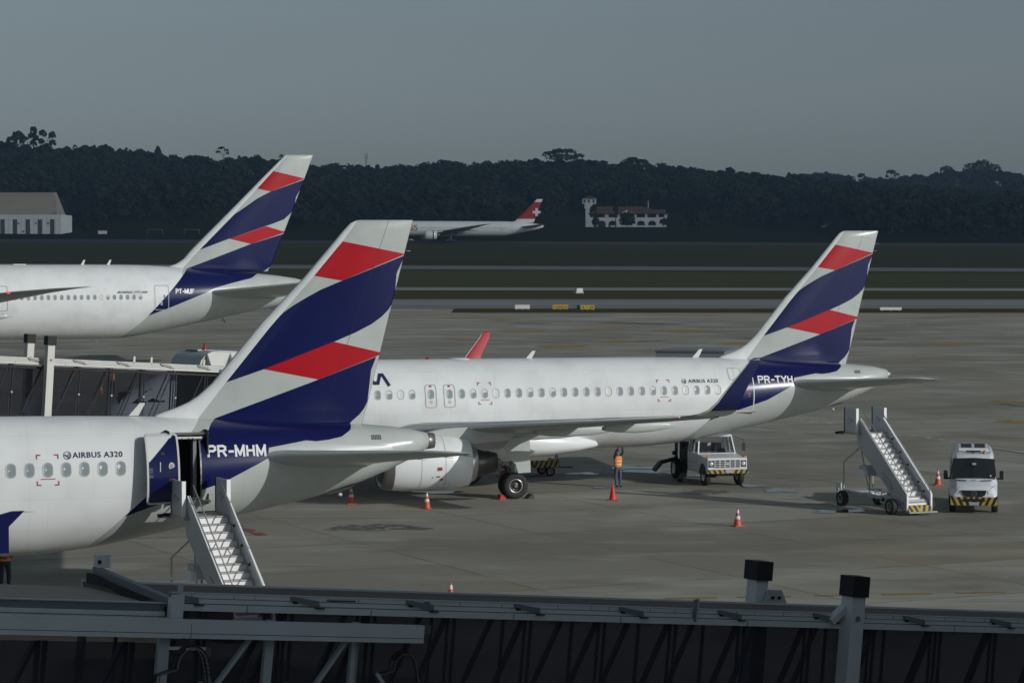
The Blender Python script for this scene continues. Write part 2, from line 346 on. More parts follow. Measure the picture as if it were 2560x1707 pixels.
B_CURVES = [
 (RED_P, d7([(16.65, 17.67), (19.44, 17.06)]), d7([(15.26, 16.18), (16.4, 15.94), (19.44, 17.06)])),
 (BLUE_P, d7([(10.31, 11.03), (13.31, 14.02), (14.32, 14.7), (15.2, 15.32), (16.4, 15.94), (19.44, 17.0)]),
          d7([(10.31, 11.03), (12.8, 11.96), (16.58, 13.23), (17.59, 13.6), (18.23, 14.16), (18.54, 14.72), (18.6, 15.4)])),
 (RED_P, d7([(12.8, 11.96), (16.01, 13.02), (17.71, 12.55)]), d7([(12.8, 11.96), (14.68, 11.52), (17.71, 12.5)])),
 (BLUE_P, d7([(4.67, 5.3), (5.17, 5.22 + .1), (8.51, 8.83), (9.13, 9.47), (9.44, 9.56), (14.68, 11.52), (17.71, 12.43)]),
          d7([(4.67, 5.3), (7.28, 6.24), (10.46, 7.49), (11.2, 7.85), (12.79, 8.27), (14.55, 8.66), (15.11, 8.97), (15.81, 9.21), (16.44, 9.64), (16.88, 10.26), (17.0, 11)]))]
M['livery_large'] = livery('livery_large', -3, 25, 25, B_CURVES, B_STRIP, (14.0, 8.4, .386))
# ---------------------------------------------------------------- ground
def concrete(name, base, rot, dirt=1.0):
    m, t, p = newmat(name); N, L = t.nodes, t.links
    p.inputs['Roughness'].default_value = .8
    tc = N.new('ShaderNodeTexCoord'); mp = N.new('ShaderNodeMapping'); mp.inputs['Rotation'].default_value = (0, 0, rot); L.new(tc.outputs['Object'], mp.inputs[0])
    br = N.new('ShaderNodeTexBrick'); br.offset = 0; br.inputs['Scale'].default_value = 1; br.inputs['Brick Width'].default_value = 7.5; br.inputs['Row Height'].default_value = 7.5
    br.inputs['Mortar Size'].default_value = .11; br.inputs['Mortar Smooth'].default_value = .5; br.inputs['Bias'].default_value = 0
    b = base; br.inputs['Color1'].default_value = (b[0] * 1.14, b[1] * 1.15, b[2] * 1.16, 1); br.inputs['Color2'].default_value = (b[0] * .82, b[1] * .80, b[2] * .76, 1)
    br.inputs['Mortar'].default_value = (b[0] * .62, b[1] * .60, b[2] * .58, 1); L.new(mp.outputs[0], br.inputs['Vector'])
    def noise(sc_, det, st, lo, hi, out):
        mm = N.new('ShaderNodeMapping'); mm.inputs['Rotation'].default_value = (0, 0, rot + .35); mm.inputs['Scale'].default_value = st; L.new(tc.outputs['Object'], mm.inputs[0])
        n = N.new('ShaderNodeTexNoise'); n.inputs['Scale'].default_value = sc_; n.inputs['Detail'].default_value = det; n.inputs['Roughness'].default_value = .6; L.new(mm.outputs[0], n.inputs['Vector'])
        r = N.new('ShaderNodeMapRange'); r.inputs[1].default_value = lo; r.inputs[2].default_value = hi; r.inputs[3].default_value = 0; r.inputs[4].default_value = out; L.new(n.outputs[0], r.inputs[0]); return r.outputs[0]
    col = br.outputs['Color']
    b2 = N.new('ShaderNodeTexBrick'); b2.offset = .37; b2.inputs['Scale'].default_value = 1; b2.inputs['Brick Width'].default_value = 37.5; b2.inputs['Row Height'].default_value = 15; b2.inputs['Mortar Size'].default_value = .05
    b2.inputs['Color1'].default_value = (1.13, 1.14, 1.14, 1); b2.inputs['Color2'].default_value = (.82, .80, .76, 1); b2.inputs['Mortar'].default_value = (.6, .6, .6, 1); L.new(mp.outputs[0], b2.inputs['Vector'])
    mm_ = N.new('ShaderNodeMix'); mm_.data_type = 'RGBA'; mm_.blend_type = 'MULTIPLY'; mm_.inputs[0].default_value = 1; L.new(col, mm_.inputs[6]); L.new(b2.outputs['Color'], mm_.inputs[7]); col = mm_.outputs[2]
    for f, c in ((noise(.03, 4, (1, 1, 1), .42, .62, .65 * dirt), (b[0] * .66, b[1] * .64, b[2] * .60)),
                 (noise(.12, 6, (.7, 1.0, 1), .48, .62, .75 * dirt), (b[0] * .58, b[1] * .55, b[2] * .50)),
                 (noise(.20, 7, (.6, 1.2, 1), .50, .66, .60 * dirt), (b[0] * 1.40, b[1] * 1.42, b[2] * 1.42)),
                 (noise(.9, 8, (.4, 1.6, 1), .52, .70, .45 * dirt), (b[0] * .62, b[1] * .60, b[2] * .56)),
                 (noise(.5, 8, (.12, 2.2, 1), .60, .72, .8 * dirt), (b[0] * .42, b[1] * .41, b[2] * .40)),
                 (noise(.07, 5, (1, .5, 1), .54, .68, .5 * dirt), (b[0] * 1.0, b[1] * .84, b[2] * .62))):
        x = N.new('ShaderNodeMix'); x.data_type = 'RGBA'; L.new(f, x.inputs[0]); L.new(col, x.inputs[6]); x.inputs[7].default_value = (*c, 1); col = x.outputs[2]
    L.new(col, p.inputs['Base Color']); return m
M['apron'] = concrete('apron', (.275, .268, .228), R(-26))
M['asphalt'] = pm('asphalt', (.135, .14, .14), .85, var=.15, scale=.05, stretch=(.3, 1, 1))
M['shoulder'] = pm('shoulder', (.20, .21, .215), .85, var=.2, scale=.15, stretch=(.3, 1, 1), spec=.1)
M['grass_far'] = pm('grass_far', (.078, .072, .038), .95, col2=(.042, .054, .025), scale=.02, stretch=(.5, 2.5, 1), spec=0)
M['grass_green'] = pm('grass_green', (.040, .056, .024), .95, col2=(.070, .064, .034), scale=.03, stretch=(.5, 2.5, 1), spec=0)
M['grass_dry'] = pm('grass_dry', (.075, .064, .030), .95, col2=(.045, .050, .020), scale=.04, stretch=(.5, 2.5, 1), spec=0)
def strip(name, y0, y1, mat, lift, xw=None, x0=None, x1=None, step=25.0):
    ys = [y0]; 
    for k in (140, 215, 389, 447, 544, 766, 1083, 1350, 1600, 2600):
        if y0 < k < y1: ys.append(k)
    ys.append(y1); full = []
    for a, b in zip(ys[:-1], ys[1:]):
        n = max(1, int((b - a) / step)); full += [a + (b - a) * i / n for i in range(n)]
    full.append(y1); vs, fs = [], []
    for y in full:
        a = x0 if x0 is not None else -xw; b = x1 if x1 is not None else xw
        for i in range(5):
            x = a + (b - a) * i / 4; vs.append((x, y, zt(y, x) + lift))
    for j in range(len(full) - 1):
        for i in range(4): fs.append((j * 5 + i, j * 5 + i + 1, j * 5 + 6 + i, j * 5 + 5 + i))
    o = MB().add(vs, fs, mat).build(name); o['kind'] = 'structure'; return o
strip('ground', -190, 2790, M['grass_far'], -.06, 690, step=60)
strip('apron', -60, 392, M['apron'], 0.0, 260)
def rowY(v):
    return on_ground(1280, v)[1]
Y = {k: rowY(k) for k in (612, 604, 674, 665, 726, 719, 773, 764, 748, 783)}
strip('taxiway', Y[773], Y[748], M['asphalt'], .0, 420)
strip('taxiway_shoulder', Y[764], Y[755] if 755 in Y else rowY(754), M['shoulder'], .03, 420)
strip('service_road', Y[726], Y[719], M['shoulder'], .02, 420)
strip('perimeter_road', Y[674], Y[665], M['shoulder'], .02, 420)
M['runway'] = pm('runway', (.075, .08, .082), .95, var=.15, scale=.05, stretch=(.3, 1, 1), spec=0)
strip('runway', Y[612], Y[604], M['runway'], .03, 680)
strip('grass_verge', rowY(722) + 6, rowY(674) - 4, M['grass_green'], -.02, 420)
strip('dry_verge', rowY(748) + 1, rowY(726) - 1, M['grass_dry'], -.02, 420)
# grass tongue between apron and taxiway: starts right of x=1140 in the photo
xa, ya, _ = on_ground(1130, 780)
gt = strip('grass_island', rowY(782), rowY(772), M['grass_dry'], .05, x0=xa, x1=260, step=10)
# left of the island the concrete runs on to the taxiway
strip('apron_link', 391, Y[773], M['apron'], .01, x0=-260, x1=xa + 3)
strip('apron_edge', 391, rowY(782), M['apron'], .012, x0=xa + 3, x1=260)
# painted lines and dashes, each a thin sheet on the concrete
def mark(name, pts, w, mat, lift=.012):
    P = [Vector(on_ground(*p)) for p in pts]; mb = MB()
    for i in range(len(P) - 1):
        d = (P[i + 1] - P[i]); n = Vector((-d.y, d.x, 0)).normalized() * w / 2
        q = [P[i] - n, P[i + 1] - n, P[i + 1] + n, P[i] + n]
        mb.add([(v.x, v.y, zt(v.y, v.x) + lift + .0005 * i) for v in q], [(0, 1, 2, 3)], mat)
    o = mb.build(name); o['kind'] = 'structure'; return o
def worn(name, col, thr):
    m, t, p = newmat(name); N, L = t.nodes, t.links; p.inputs['Base Color'].default_value = (*col, 1); p.inputs['Roughness'].default_value = .8
    tc = N.new('ShaderNodeTexCoord'); n = N.new('ShaderNodeTexNoise'); n.inputs['Scale'].default_value = 1.3; n.inputs['Detail'].default_value = 9; n.inputs['Roughness'].default_value = .75
    L.new(tc.outputs['Object'], n.inputs['Vector']); r = N.new('ShaderNodeMapRange'); r.inputs[1].default_value = thr; r.inputs[2].default_value = thr + .12
    L.new(n.outputs[0], r.inputs[0]); L.new(r.outputs[0], p.inputs['Alpha']); return m
M['mark_yellow'] = worn('mark_yellow', (.30, .20, .04), .36)
M['mark_white'] = worn('mark_white', (.42, .40, .38), .40)
M['mark_red'] = worn('mark_red', (.24, .06, .05), .44)
M['oil'] = worn('oil', (.10, .10, .098), .44)
yl = [(1256, 829, 1361, 828), (1440, 823, 1538, 825), (1640, 826, 1775, 827), (1351, 866, 1463, 865), (1218, 798, 1297, 799), (1105, 793, 1180, 795), (1812, 857, 1880, 858), (2323, 858, 2410, 860), (2476, 1003, 2600, 1006), (2500, 1052, 2600, 1058), (1125, 848, 1190, 847), (1510, 853, 1580, 854)]
for i, (a, b, c, d) in enumerate(yl): mark('painted_dash', [(a, b), (c, d)], 6.0 if b < 900 else 1.8, M['mark_yellow'])
for a, b in ((1662, 1793), (1842, 1978), (2036, 2165), (2207, 2330), (2391, 2513)):
    f = lambda x: 1496 - (x - 1662) * .0195
    mark('painted_dash', [(a, f(a)), (b, f(b))], .30, M['mark_yellow'])
mark('painted_line', [(1900, 1032), (2000, 1048), (2400, 1106), (2620, 1141)], .38, M['mark_white'])
mark('painted_line', [(2246, 816), (2330, 817.5), (2600, 834)], .5, M['mark_white'])
mark('painted_line', [(2246, 816), (2290, 812), (2420, 811)], .5, M['mark_white'], .02)
mark('painted_line', [(1440, 1092), (1700, 1120), (1760, 1128)], .3, M['mark_white'])
mark('painted_line', [(590, 1313), (658, 1338)], .45, M['mark_red'])
mark('painted_line', [(330, 1347), (460, 1342), (655, 1338)], .12, M['mark_red'], .02)
for a in ([(1515, 806), (1690, 812)], [(1280, 808), (1370, 809)], [(1605, 852), (1640, 853)], [(1850, 846), (1890, 847)], [(2110, 846), (2220, 848)], [(2500, 1010), (2560, 1016)], [(1080, 1322), (1000, 1320)]):
    mark('tyre_mark', a, 4.0 if a[0][1] < 900 else .9, M['oil'], .009)
# standing water
mw, t_, p_ = newmat('puddle'); p_.inputs['Base Color'].default_value = (.05, .054, .06, 1); p_.inputs['Roughness'].default_value = .05; p_.inputs['IOR'].default_value = 1.6
M['puddle'] = mw
def puddle(u, v, w, h, rz=0.0, seed=1):
    x, y, z = on_ground(u, v); r_ = random.Random(seed); vs = []
    for i in range(28):
        t = 2 * math.pi * i / 28; k = 1 + .28 * math.sin(3 * t + seed) + .15 * math.sin(5 * t + 2 * seed) + r_.uniform(-.06, .06)
        vs.append((x + w * k * math.cos(t), y + h * k * math.sin(t), z + .014 + .002 * seed))
    o = MB().add(vs, [tuple(range(28))], M['puddle']).build('puddle'); o['kind'] = 'structure'
for q in ((1620, 1173, 1.6, 1.9, 0, 1), (1575, 1170, 1.0, 1.0, 0, 9), (2078, 1279, .75, .6, 0, 2), (2130, 1277, .6, .5, 0, 5), (1950, 1226, .7, 1.0, 0, 3), (1880, 1215, .6, .7, 0, 8), (1460, 1184, .75, .55, 0, 4), (1096, 1231, .95, .6, 0, 6), (1500, 1219, .4, .35, 0, 7), (1745, 1190, .6, .6, 0, 11)): puddle(*q)
def grease(u, v, w, h, seed):
    x, y, z = on_ground(u, v); vs = []
    for i in range(28):
        t = 2 * math.pi * i / 28; k = 1 + .25 * math.sin(2 * t + seed) + .15 * math.sin(5 * t + 2 * seed); vs.append((x + w * k * math.cos(t), y + h * k * math.sin(t), z + .003 + .001 * seed))
    o = MB().add(vs, [tuple(range(28))], M['oil']).build('oil_stain'); o['kind'] = 'structure'
for q in ((930, 1318, 1.5, 1.6, 1), (1000, 1319, .6, .6, 2), (1760, 1230, 1.4, 1.0, 5)): grease(*q)
GLY = {'P': [[(0, 0), (0, 1), (.42, 1), (.60, .88), (.60, .62), (.42, .50), (0, .50)]], 'R': [[(0, 0), (0, 1), (.42, 1), (.60, .88), (.60, .62), (.42, .50), (0, .50)], [(.36, .50), (.64, 0)]], '-': [[(.05, .44), (.42, .44)]],
       'M': [[(0, 0), (0, 1), (.35, .12), (.70, 1), (.70, 0)]], 'H': [[(0, 0), (0, 1)], [(.58, 0), (.58, 1)], [(0, .52), (.58, .52)]], 'T': [[(-.02, 1), (.62, 1)], [(.30, 1), (.30, 0)]], 'Y': [[(-.02, 1), (.30, .48), (.62, 1)], [(.30, .48), (.30, 0)]],
       'U': [[(0, 1), (0, .18), (.14, 0), (.44, 0), (.58, .18), (.58, 1)]], 'F': [[(0, 0), (0, 1), (.54, 1)], [(0, .52), (.46, .52)]]}
def registration(root, fs, body, x0, z0, h, width, off=.014):
    adv = {'M': 1.0, '-': .66}; tot = sum(adv.get(c, .88) for c in body) - .22; k = width / (tot * h * .86); x = x0; mb = MB(); w = h * .19; n = 0
    for c in body:
        for P in GLY[c]:
            P = [(x + p[0] * h * .86 * k, z0 + w / 2 + p[1] * (h - w) - (x - x0) * .015) for p in P]
            for i in range(len(P) - 1):
                (a, b), (e, f) = P[i], P[i + 1]; d = math.hypot(e - a, f - b); ux, uz = (e - a) / d * w / 2, (f - b) / d * w / 2; nx, nz = -uz, ux; n += 1
                ex = .96 if len(P) > 2 else .5 if c in '-' else .5
                q = [(a - ux * ex - nx, b - uz * ex - nz), (e + ux * ex - nx, f + uz * ex - nz), (e + ux * ex + nx, f + uz * ex + nz), (a - ux * ex + nx, b - uz * ex + nz)]
                mb.add([(u, fs.y(u, v, off + .0003 * n), v) for u, v in q], [(0, 1, 2, 3)], M['text_white'])
        x += adv.get(c, .88) * h * .86 * k
    return mb.build('registration', root)
# ---------------------------------------------------------------- aircraft
class Fus:
    def __init__(s, st): s.st = st; s.A = [q[0] for q in st]; s.T = [q[1] for q in st]; s.B = [q[2] for q in st]; s.W = [q[3] for q in st]
    def at(s, a): return np.interp(a, s.A, s.T), np.interp(a, s.A, s.B), np.interp(a, s.A, s.W)
    def y(s, a, z, off=0.0):                      # port side skin, y of the surface at (a, z), pushed out by off
        t, b, w = s.at(a); c, h = (t + b) / 2, (t - b) / 2; k = max(0.0, 1 - ((z - c) / h) ** 2)
        return -(w * math.sqrt(k) + off)
    def ring(s, a, n=64, k=1.0):
        t, b, w = s.at(a); c, h = (t + b) / 2, (t - b) / 2
        return [(a, w * k * math.cos(2 * math.pi * i / n), c + h * k * math.sin(2 * math.pi * i / n)) for i in range(n)]
def smooth_st(st, n=3):
    """stations resampled with Catmull-Rom so the tail tapers in one curve"""
    out = []; P = [st[0]] + list(st) + [st[-1]]
    for i in range(1, len(P) - 2):
        p0, p1, p2, p3 = (np.array(P[j], float) for j in (i - 1, i, i + 1, i + 2)); m = max(1, min(8, int((p2[0] - p1[0]) / .8)))
        for k in range(m):
            t = k / m; h = p2[0] - p1[0]
            m1 = (p2 - p0) / max(p2[0] - p0[0], 1e-6) * h; m2 = (p3 - p1) / max(p3[0] - p1[0], 1e-6) * h
            q = (2 * t ** 3 - 3 * t * t + 1) * p1 + (t ** 3 - 2 * t * t + t) * m1 + (-2 * t ** 3 + 3 * t * t) * p2 + (t ** 3 - t * t) * m2
            q[0] = p1[0] + t * h; out.append(tuple(q))
    out.append(tuple(map(float, st[-1]))); return out
def airfoil(n=10, tc=.12):
    up, lo = [], []
    for i in range(n + 1):
        x = .5 * (1 - math.cos(math.pi * i / n)); y = 5 * tc * (.2969 * math.sqrt(x) - .126 * x - .3516 * x * x + .2843 * x ** 3 - .1036 * x ** 4)
        up.append((x, y)); lo.append((x, -y))
    return up + lo[-2:0:-1]
def wing(mb, secs, mat, sgn=-1, n=10, inc=0.0):
    """secs: (a of leading edge, y outboard, z, chord, thickness ratio)"""
    rings = []
    for a, y, z, c, tc in secs: rings.append([(a + x * c, sgn * y, z + h * c - x * c * inc) for x, h in airfoil(n, tc)])
    return mb.loft(rings, mat)
def vfin(mb, secs, mat, n=12):
    """secs: (z, leading edge a, trailing edge a, thickness)"""
    rings = []
    for z, l, t, th in secs: rings.append([(l + x * (t - l), h * th / .12, z) for x, h in airfoil(n, .12)])
    return mb.loft(rings, mat)
def add_fuselage(root, fs, mat, door=None, n=64):
    sts = [q[0] for q in fs.st]
    if door: sts = sorted(set(sts + [door[0], door[1]])); sts = [a for a in sts if a in door[:2] or (abs(a - door[0]) > .12 and abs(a - door[1]) > .12)]
    mb = MB(); rings = [fs.ring(a, n) for a in sts]; vs = [p for r in rings for p in r]; f = []
    for j in range(len(sts) - 1):
        for i in range(n):
            i2 = (i + 1) % n
            if door:
                zc = (rings[j][i][2] + rings[j][i2][2]) / 2; yy = rings[j][i][1]
                if door[0] - 1e-6 <= sts[j] and sts[j + 1] <= door[1] + 1e-6 and door[2] < zc < door[3] and yy < 0: continue
            f.append((j * n + i, j * n + i2, (j + 1) * n + i2, (j + 1) * n + i))
    mb.add(vs, f, mat, True); mb.add(rings[0], [tuple(range(n))[::-1]], mat); mb.add(rings[-1], [tuple(range(n))], mat)
    return mb.build('fuselage', root)
def rrect(w, h, r, k=4):
    pts = []
    for cx, cz, a0 in ((w / 2 - r, h / 2 - r, 0), (-w / 2 + r, h / 2 - r, 90), (-w / 2 + r, -h / 2 + r, 180), (w / 2 - r, -h / 2 + r, 270)):
        for i in range(k + 1): t = R(a0 + 90 * i / k); pts.append((cx + r * math.cos(t), cz + r * math.sin(t)))
    return pts
def ring_on(mb, fs, a, z, w, h, r, t, mat, off=.012, rounded=6):
    o_, i_ = rrect(w + t, h + t, r + t / 2, rounded), rrect(w - t, h - t, max(r - t / 2, .01), rounded); n = len(o_)
    # straight sides are split so the frame hugs the round skin
    def split(P):
        out = []
        for q, s_ in zip(P, P[1:] + P[:1]):
            m = max(1, int(math.hypot(s_[0] - q[0], s_[1] - q[1]) / .25))
            out += [(q[0] + (s_[0] - q[0]) * j / m, q[1] + (s_[1] - q[1]) * j / m) for j in range(m)]
        return out
    m = 8; oo, ii = [], []
    for P, L_ in ((o_, oo), (i_, ii)):
        for k in range(n):
            q, s_ = P[k], P[(k + 1) % n]; big = math.hypot(o_[(k + 1) % n][0] - o_[k][0], o_[(k + 1) % n][1] - o_[k][1]) > .25
            mm = m if big else 1
            for j in range(mm): L_.append((q[0] + (s_[0] - q[0]) * j / mm, q[1] + (s_[1] - q[1]) * j / mm))
    n = len(oo); V = [(a + x, fs.y(a + x, z + y, off), z + y) for x, y in oo] + [(a + x, fs.y(a + x, z + y, off), z + y) for x, y in ii]
    return mb.add(V, [(i, (i + 1) % n, n + (i + 1) % n, n + i) for i in range(n)], mat)
def window_protos(fs, a, z):
    """three kinds of cabin window: clear, blind half down, blind down. Built round their own centre."""
    out = []
    t, b, w = fs.at(a); 
    for kind in ('clear', 'half', 'shut'):
        mb = MB(); P = rrect(.235, .36, .11, 5); Q = rrect(.30, .43, .14, 5); n = len(P)
        def pt(x, y, off): return (x, fs.y(a, z + y, off) - fs.y(a, z, 0), y)
        mb.add([pt(x, y, .010) for x, y in Q] + [pt(x, y, .004) for x, y in P], [(i, (i + 1) % n, n + (i + 1) % n, n + i) for i in range(n)], M['frame_grey'], True)
        mb.add([pt(x, y, .0052) for x, y in P], [tuple(range(n))], {'clear': M['window_glass'], 'half': M['window_glass'], 'shut': M['shade_white']}[kind])
        if kind == 'half':
            H = [(x, max(y, .05)) for x, y in P]; mb.add([pt(x * .96, y * .97, .008) for x, y in H if y >= .05], [tuple(range(len([1 for x, y in H if y >= .05])))], M['shade_white'])
        me = mb.build('window'); me_data = me.data; bpy.data.objects.remove(me); out.append(me_data)
    return out
def put_windows(root, fs, xs, z, kinds, scale=1.0):
    protos = window_protos(fs, -6, z)
    for a, k in zip(xs, kinds):
        o = bpy.data.objects.new('window', protos[k]); COL.objects.link(o); o.parent = root
        o.location = (a, fs.y(a, z, .001), z); o.scale = (scale,) * 3
def logo_ring(root, fs, a, z, r):
    mb = MB(); n = 28
    def pt(x, y): return (a + x, fs.y(a + x, z + y, .013), z + y)
    V = [pt(r * math.cos(2 * math.pi * i / n), r * math.sin(2 * math.pi * i / n)) for i in range(n)] + [pt(.86 * r * math.cos(2 * math.pi * i / n), .86 * r * math.sin(2 * math.pi * i / n)) for i in range(n)]
    mb.add(V, [(i, (i + 1) % n, n + (i + 1) % n, n + i) for i in range(n)], M['text_navy'])
    for j, y0 in enumerate((-.75, -.45, -.15, .2, .5)):   # swirling fan blades inside the ring
        pts = [(r * (-.78 + .26 * k) , r * (y0 * .55 + .34 * math.sin(k * 1.15 + j * .5))) for k in range(7)]
        for q, s_ in zip(pts[:-1], pts[1:]):
            if math.hypot(*q) < .86 * r and math.hypot(*s_) < .86 * r:
                mb.add([pt(q[0], q[1] - .07 * r), pt(s_[0], s_[1] - .07 * r), pt(s_[0], s_[1] + .07 * r), pt(q[0], q[1] + .07 * r)], [(0, 1, 2, 3)], M['text_navy'])
    return mb.build('emblem', root)
def corner_marks(root, fs, a, z, w, h):
    mb = MB()
    for sx in (-1, 1):
        for sz in (-1, 1):
            x, zz = a + sx * w / 2, z + sz * h / 2
            for dx, dz, lx, lz in ((-sx * .05, 0, .13, .035), (0, -sz * .05, .035, .13)):
                c = (x + dx, zz + dz); V = [(c[0] + i * lx / 2, fs.y(c[0], c[1] + j * lz / 2, .012), c[1] + j * lz / 2) for i, j in ((-1, -1), (1, -1), (1, 1), (-1, 1))]
                mb.add(V, [(0, 1, 2, 3)], M['text_red'])
    for zz in (z - h * .30,):
        mb.add([(a + i * w * .34, fs.y(a, zz + j * .012, .012), zz + j * .012) for i, j in ((-1, -1), (1, -1), (1, 1), (-1, 1))], [(0, 1, 2, 3)], M['text_red'])
    return mb.build('rescue_marking', root)
def wheel(name, parent, c, r, w, rim=M['dark_metal']):
    """wheel with its axle along Y; tyre and rim are parts of it"""
    mb = MB(); x, y, z = c
    prof = [(r * .50, -w / 2 * .8), (r * .62, -w / 2 * .98), (r * .90, -w / 2), (r * .985, -w / 2 * .7), (r, -w / 4), (r, w / 4), (r * .985, w / 2 * .7), (r * .90, w / 2), (r * .62, w / 2 * .98), (r * .50, w / 2 * .8)]
    mb.lathe(prof, M['rubber'], 'Y', c, 28); t = mb.build(name, parent)
    mb = MB(); mb.lathe([(0, -w * .20), (r * .12, -w * .30), (r * .16, -w * .18), (r * .36, -w * .14), (r * .40, -w * .40), (r * .50, -w * .42), (r * .52, -w * .34), (r * .5, w * .4), (0, w * .3)], rim, 'Y', c, 24)
    for k in range(8):
        a = 2 * math.pi * k / 8; mb.tube((x + r * .27 * math.cos(a), y - w * .13, z + r * .27 * math.sin(a)), (x + r * .27 * math.cos(a), y - w * .17, z + r * .27 * math.sin(a)), r * .055, r * .055, M['void'], 6)
    mb.lathe([(r * .47, -w * .40), (r * .50, -w * .46), (r * .535, -w * .44)], M['bare_metal'], 'Y', c, 28); mb.build('rim', t); return t
def small_airliner(name, loc, rz, label, reg, open_door, sharklets, kinds, gap=None):
    root = empty(name, loc, rz, label, 'airliner')
    st = smooth_st([(-28.1, 3.75, 3.35, .12), (-27.8, 4.15, 2.95, .55), (-27.0, 4.75, 2.45, 1.0), (-25.6, 5.45, 2.1, 1.5), (-23.8, 5.85, 1.93, 1.85), (-21.8, 6.02, 1.88, 1.975), (-5.0, 6.03, 1.86, 1.975),
                    (-2.9, 6.015, 1.88, 1.965), (-1.6, 6.0, 2.0, 1.94), (-.7, 5.98, 2.13, 1.90), (.9, 5.94, 2.44, 1.80), (2.44, 5.88, 2.74, 1.62), (4.0, 5.80, 3.04, 1.40), (5.55, 5.70, 3.37, 1.16), (7.1, 5.60, 3.82, .88),
                    (7.9, 5.53, 4.13, .74), (8.6, 5.44, 4.45, .57), (9.2, 5.30, 4.80, .36)])
    fs = Fus(st); L = M['livery_small']
    door = (1.07, 1.86, 3.55, 5.47) if open_door else None
    add_fuselage(root, fs, L, door)
    # auxiliary exhaust at the very end of the tail
    mb = MB(); mb.lathe([(.0, 9.12), (.24, 9.12), (.27, 9.19), (.235, 9.45), (.19, 9.45), (.17, 9.3), (0, 9.28)], M['mid_metal'], 'X', (0, 0, 5.04), 20); mb.build('exhaust_cone', root)
    # fin, in one piece with its root fairing, and the rudder hinge line
    mb = MB()
    vfin(mb, [(5.35, .5, 7.1, .50), (5.75, .62, 7.2, .50), (5.98, .73, 7.26, .46), (6.08, 1.02, 7.30, .46), (6.2, 1.38, 7.33, .46), (6.36, 1.75, 7.37, .46), (6.56, 2.06, 7.42, .46), (6.93, 2.48, 7.52, .47), (7.47, 2.93, 7.65, .47), (8.76, 4.02, 7.97, .44), (10.18, 5.38, 8.34, .38), (11.2, 6.26, 8.60, .33), (11.62, 6.62, 8.71, .30), (11.80, 6.80, 8.76, .24), (11.88, 6.98, 8.78, .12), (11.90, 7.10, 8.78, .03)], L, 14)
    fin = mb.build('tail_fin', root)
    for zz in (10.95, 11.3):
        mb = MB(); mb.tube((8.55 + (zz - 10.95) * .25, 0, zz), (8.72 + (zz - 10.95) * .25, 0, zz - .01), .012, .006, M['frame_grey'], 6); mb.build('static_wick', fin)
    # tailplanes
    for sgn in (-1, 1):
        mb = MB(); wing(mb, [(2.95, .55, 4.64, 4.15, .14), (3.72, 1.15, 4.76, 3.55, .145), (4.42, 1.9, 4.83, 3.10, .13), (7.55, 6.0, 5.17, 1.42, .09), (7.85, 6.18, 5.19, 1.15, .06), (8.15, 6.25, 5.20, .75, .03)], M['grey_paint'], sgn, inc=.085)
        st_ = mb.build('tailplane', root)
        mb = MB(); ed = [(3.95, 4.72), (4.0, 5.02), (5.2, 5.20), (5.75, 5.14), (7.9, 5.02), (8.0, 4.80), (7.2, 4.62), (4.6, 4.55)]; cx_ = (5.6, 4.88)
        V = [(cx_[0], -sgn * fs.y(cx_[0], cx_[1], .03) * -1 if False else sgn * -fs.y(cx_[0], cx_[1], .03), cx_[1])]; F = []; n_ = 0
        for k_ in range(1, 7): 
            for e in range(8):
                for m_ in range(3):
                    p_, q_ = ed[e], ed[(e + 1) % 8]; x_ = p_[0] + (q_[0] - p_[0]) * m_ / 3; z_ = p_[1] + (q_[1] - p_[1]) * m_ / 3; x_ = cx_[0] + (x_ - cx_[0]) * k_ / 6; z_ = cx_[1] + (z_ - cx_[1]) * k_ / 6
                    V.append((x_, sgn * -fs.y(x_, z_, .022 if k_ < 6 else .002), z_))
        for e in range(24): F.append((0, 1 + e, 1 + (e + 1) % 24))
        for k_ in range(5):
            for e in range(24): a_ = 1 + k_ * 24; F.append((a_ + e, a_ + (e + 1) % 24, a_ + 24 + (e + 1) % 24, a_ + 24 + e))
        mb.add(V, F, M['grey_paint'], True); mb.build('root_fairing', st_)
        mb = MB(); mb.beam((6.15, sgn * 2.3, 4.66), (8.35, sgn * 5.7, 5.03), .012, .012, M['line_grey']); mb.build('elevator_hinge', st_)
        for t in (.35, .7, .95):
            mb = MB(); mb.tube((7.50 + 1.4 * t, sgn * (2 + 4.1 * t), 4.60 + .46 * t), (7.85 + 1.4 * t, sgn * (2 + 4.15 * t), 4.56 + .46 * t), .01, .004, M['black'], 5); mb.build('static_wick', st_)
    # belly fairing
    mb = MB(); rings = []
    for a, k, zb, zt_ in ((-17.9, .3, 2.3, 2.9), (-17.0, 1.5, 1.86, 3.0), (-15.5, 2.12, 1.58, 3.3), (-13, 2.26, 1.45, 3.35), (-10, 2.24, 1.45, 3.2), (-8.0, 2.05, 1.55, 2.9), (-6.6, 1.65, 1.72, 2.6), (-5.7, 1.15, 1.88, 2.4), (-5.2, .45, 2.0, 2.25)):
        c, h = (zb + zt_) / 2, (zt_ - zb) / 2; rings.append([(a, k * math.copysign(abs(math.cos(2 * math.pi * i / 28)) ** .7, math.cos(2 * math.pi * i / 28)), c + h * math.copysign(abs(math.sin(2 * math.pi * i / 28)) ** .7, math.sin(2 * math.pi * i / 28))) for i in range(28)])
    mb.loft(rings, M['white_paint']); mb.build('belly_fairing', root)
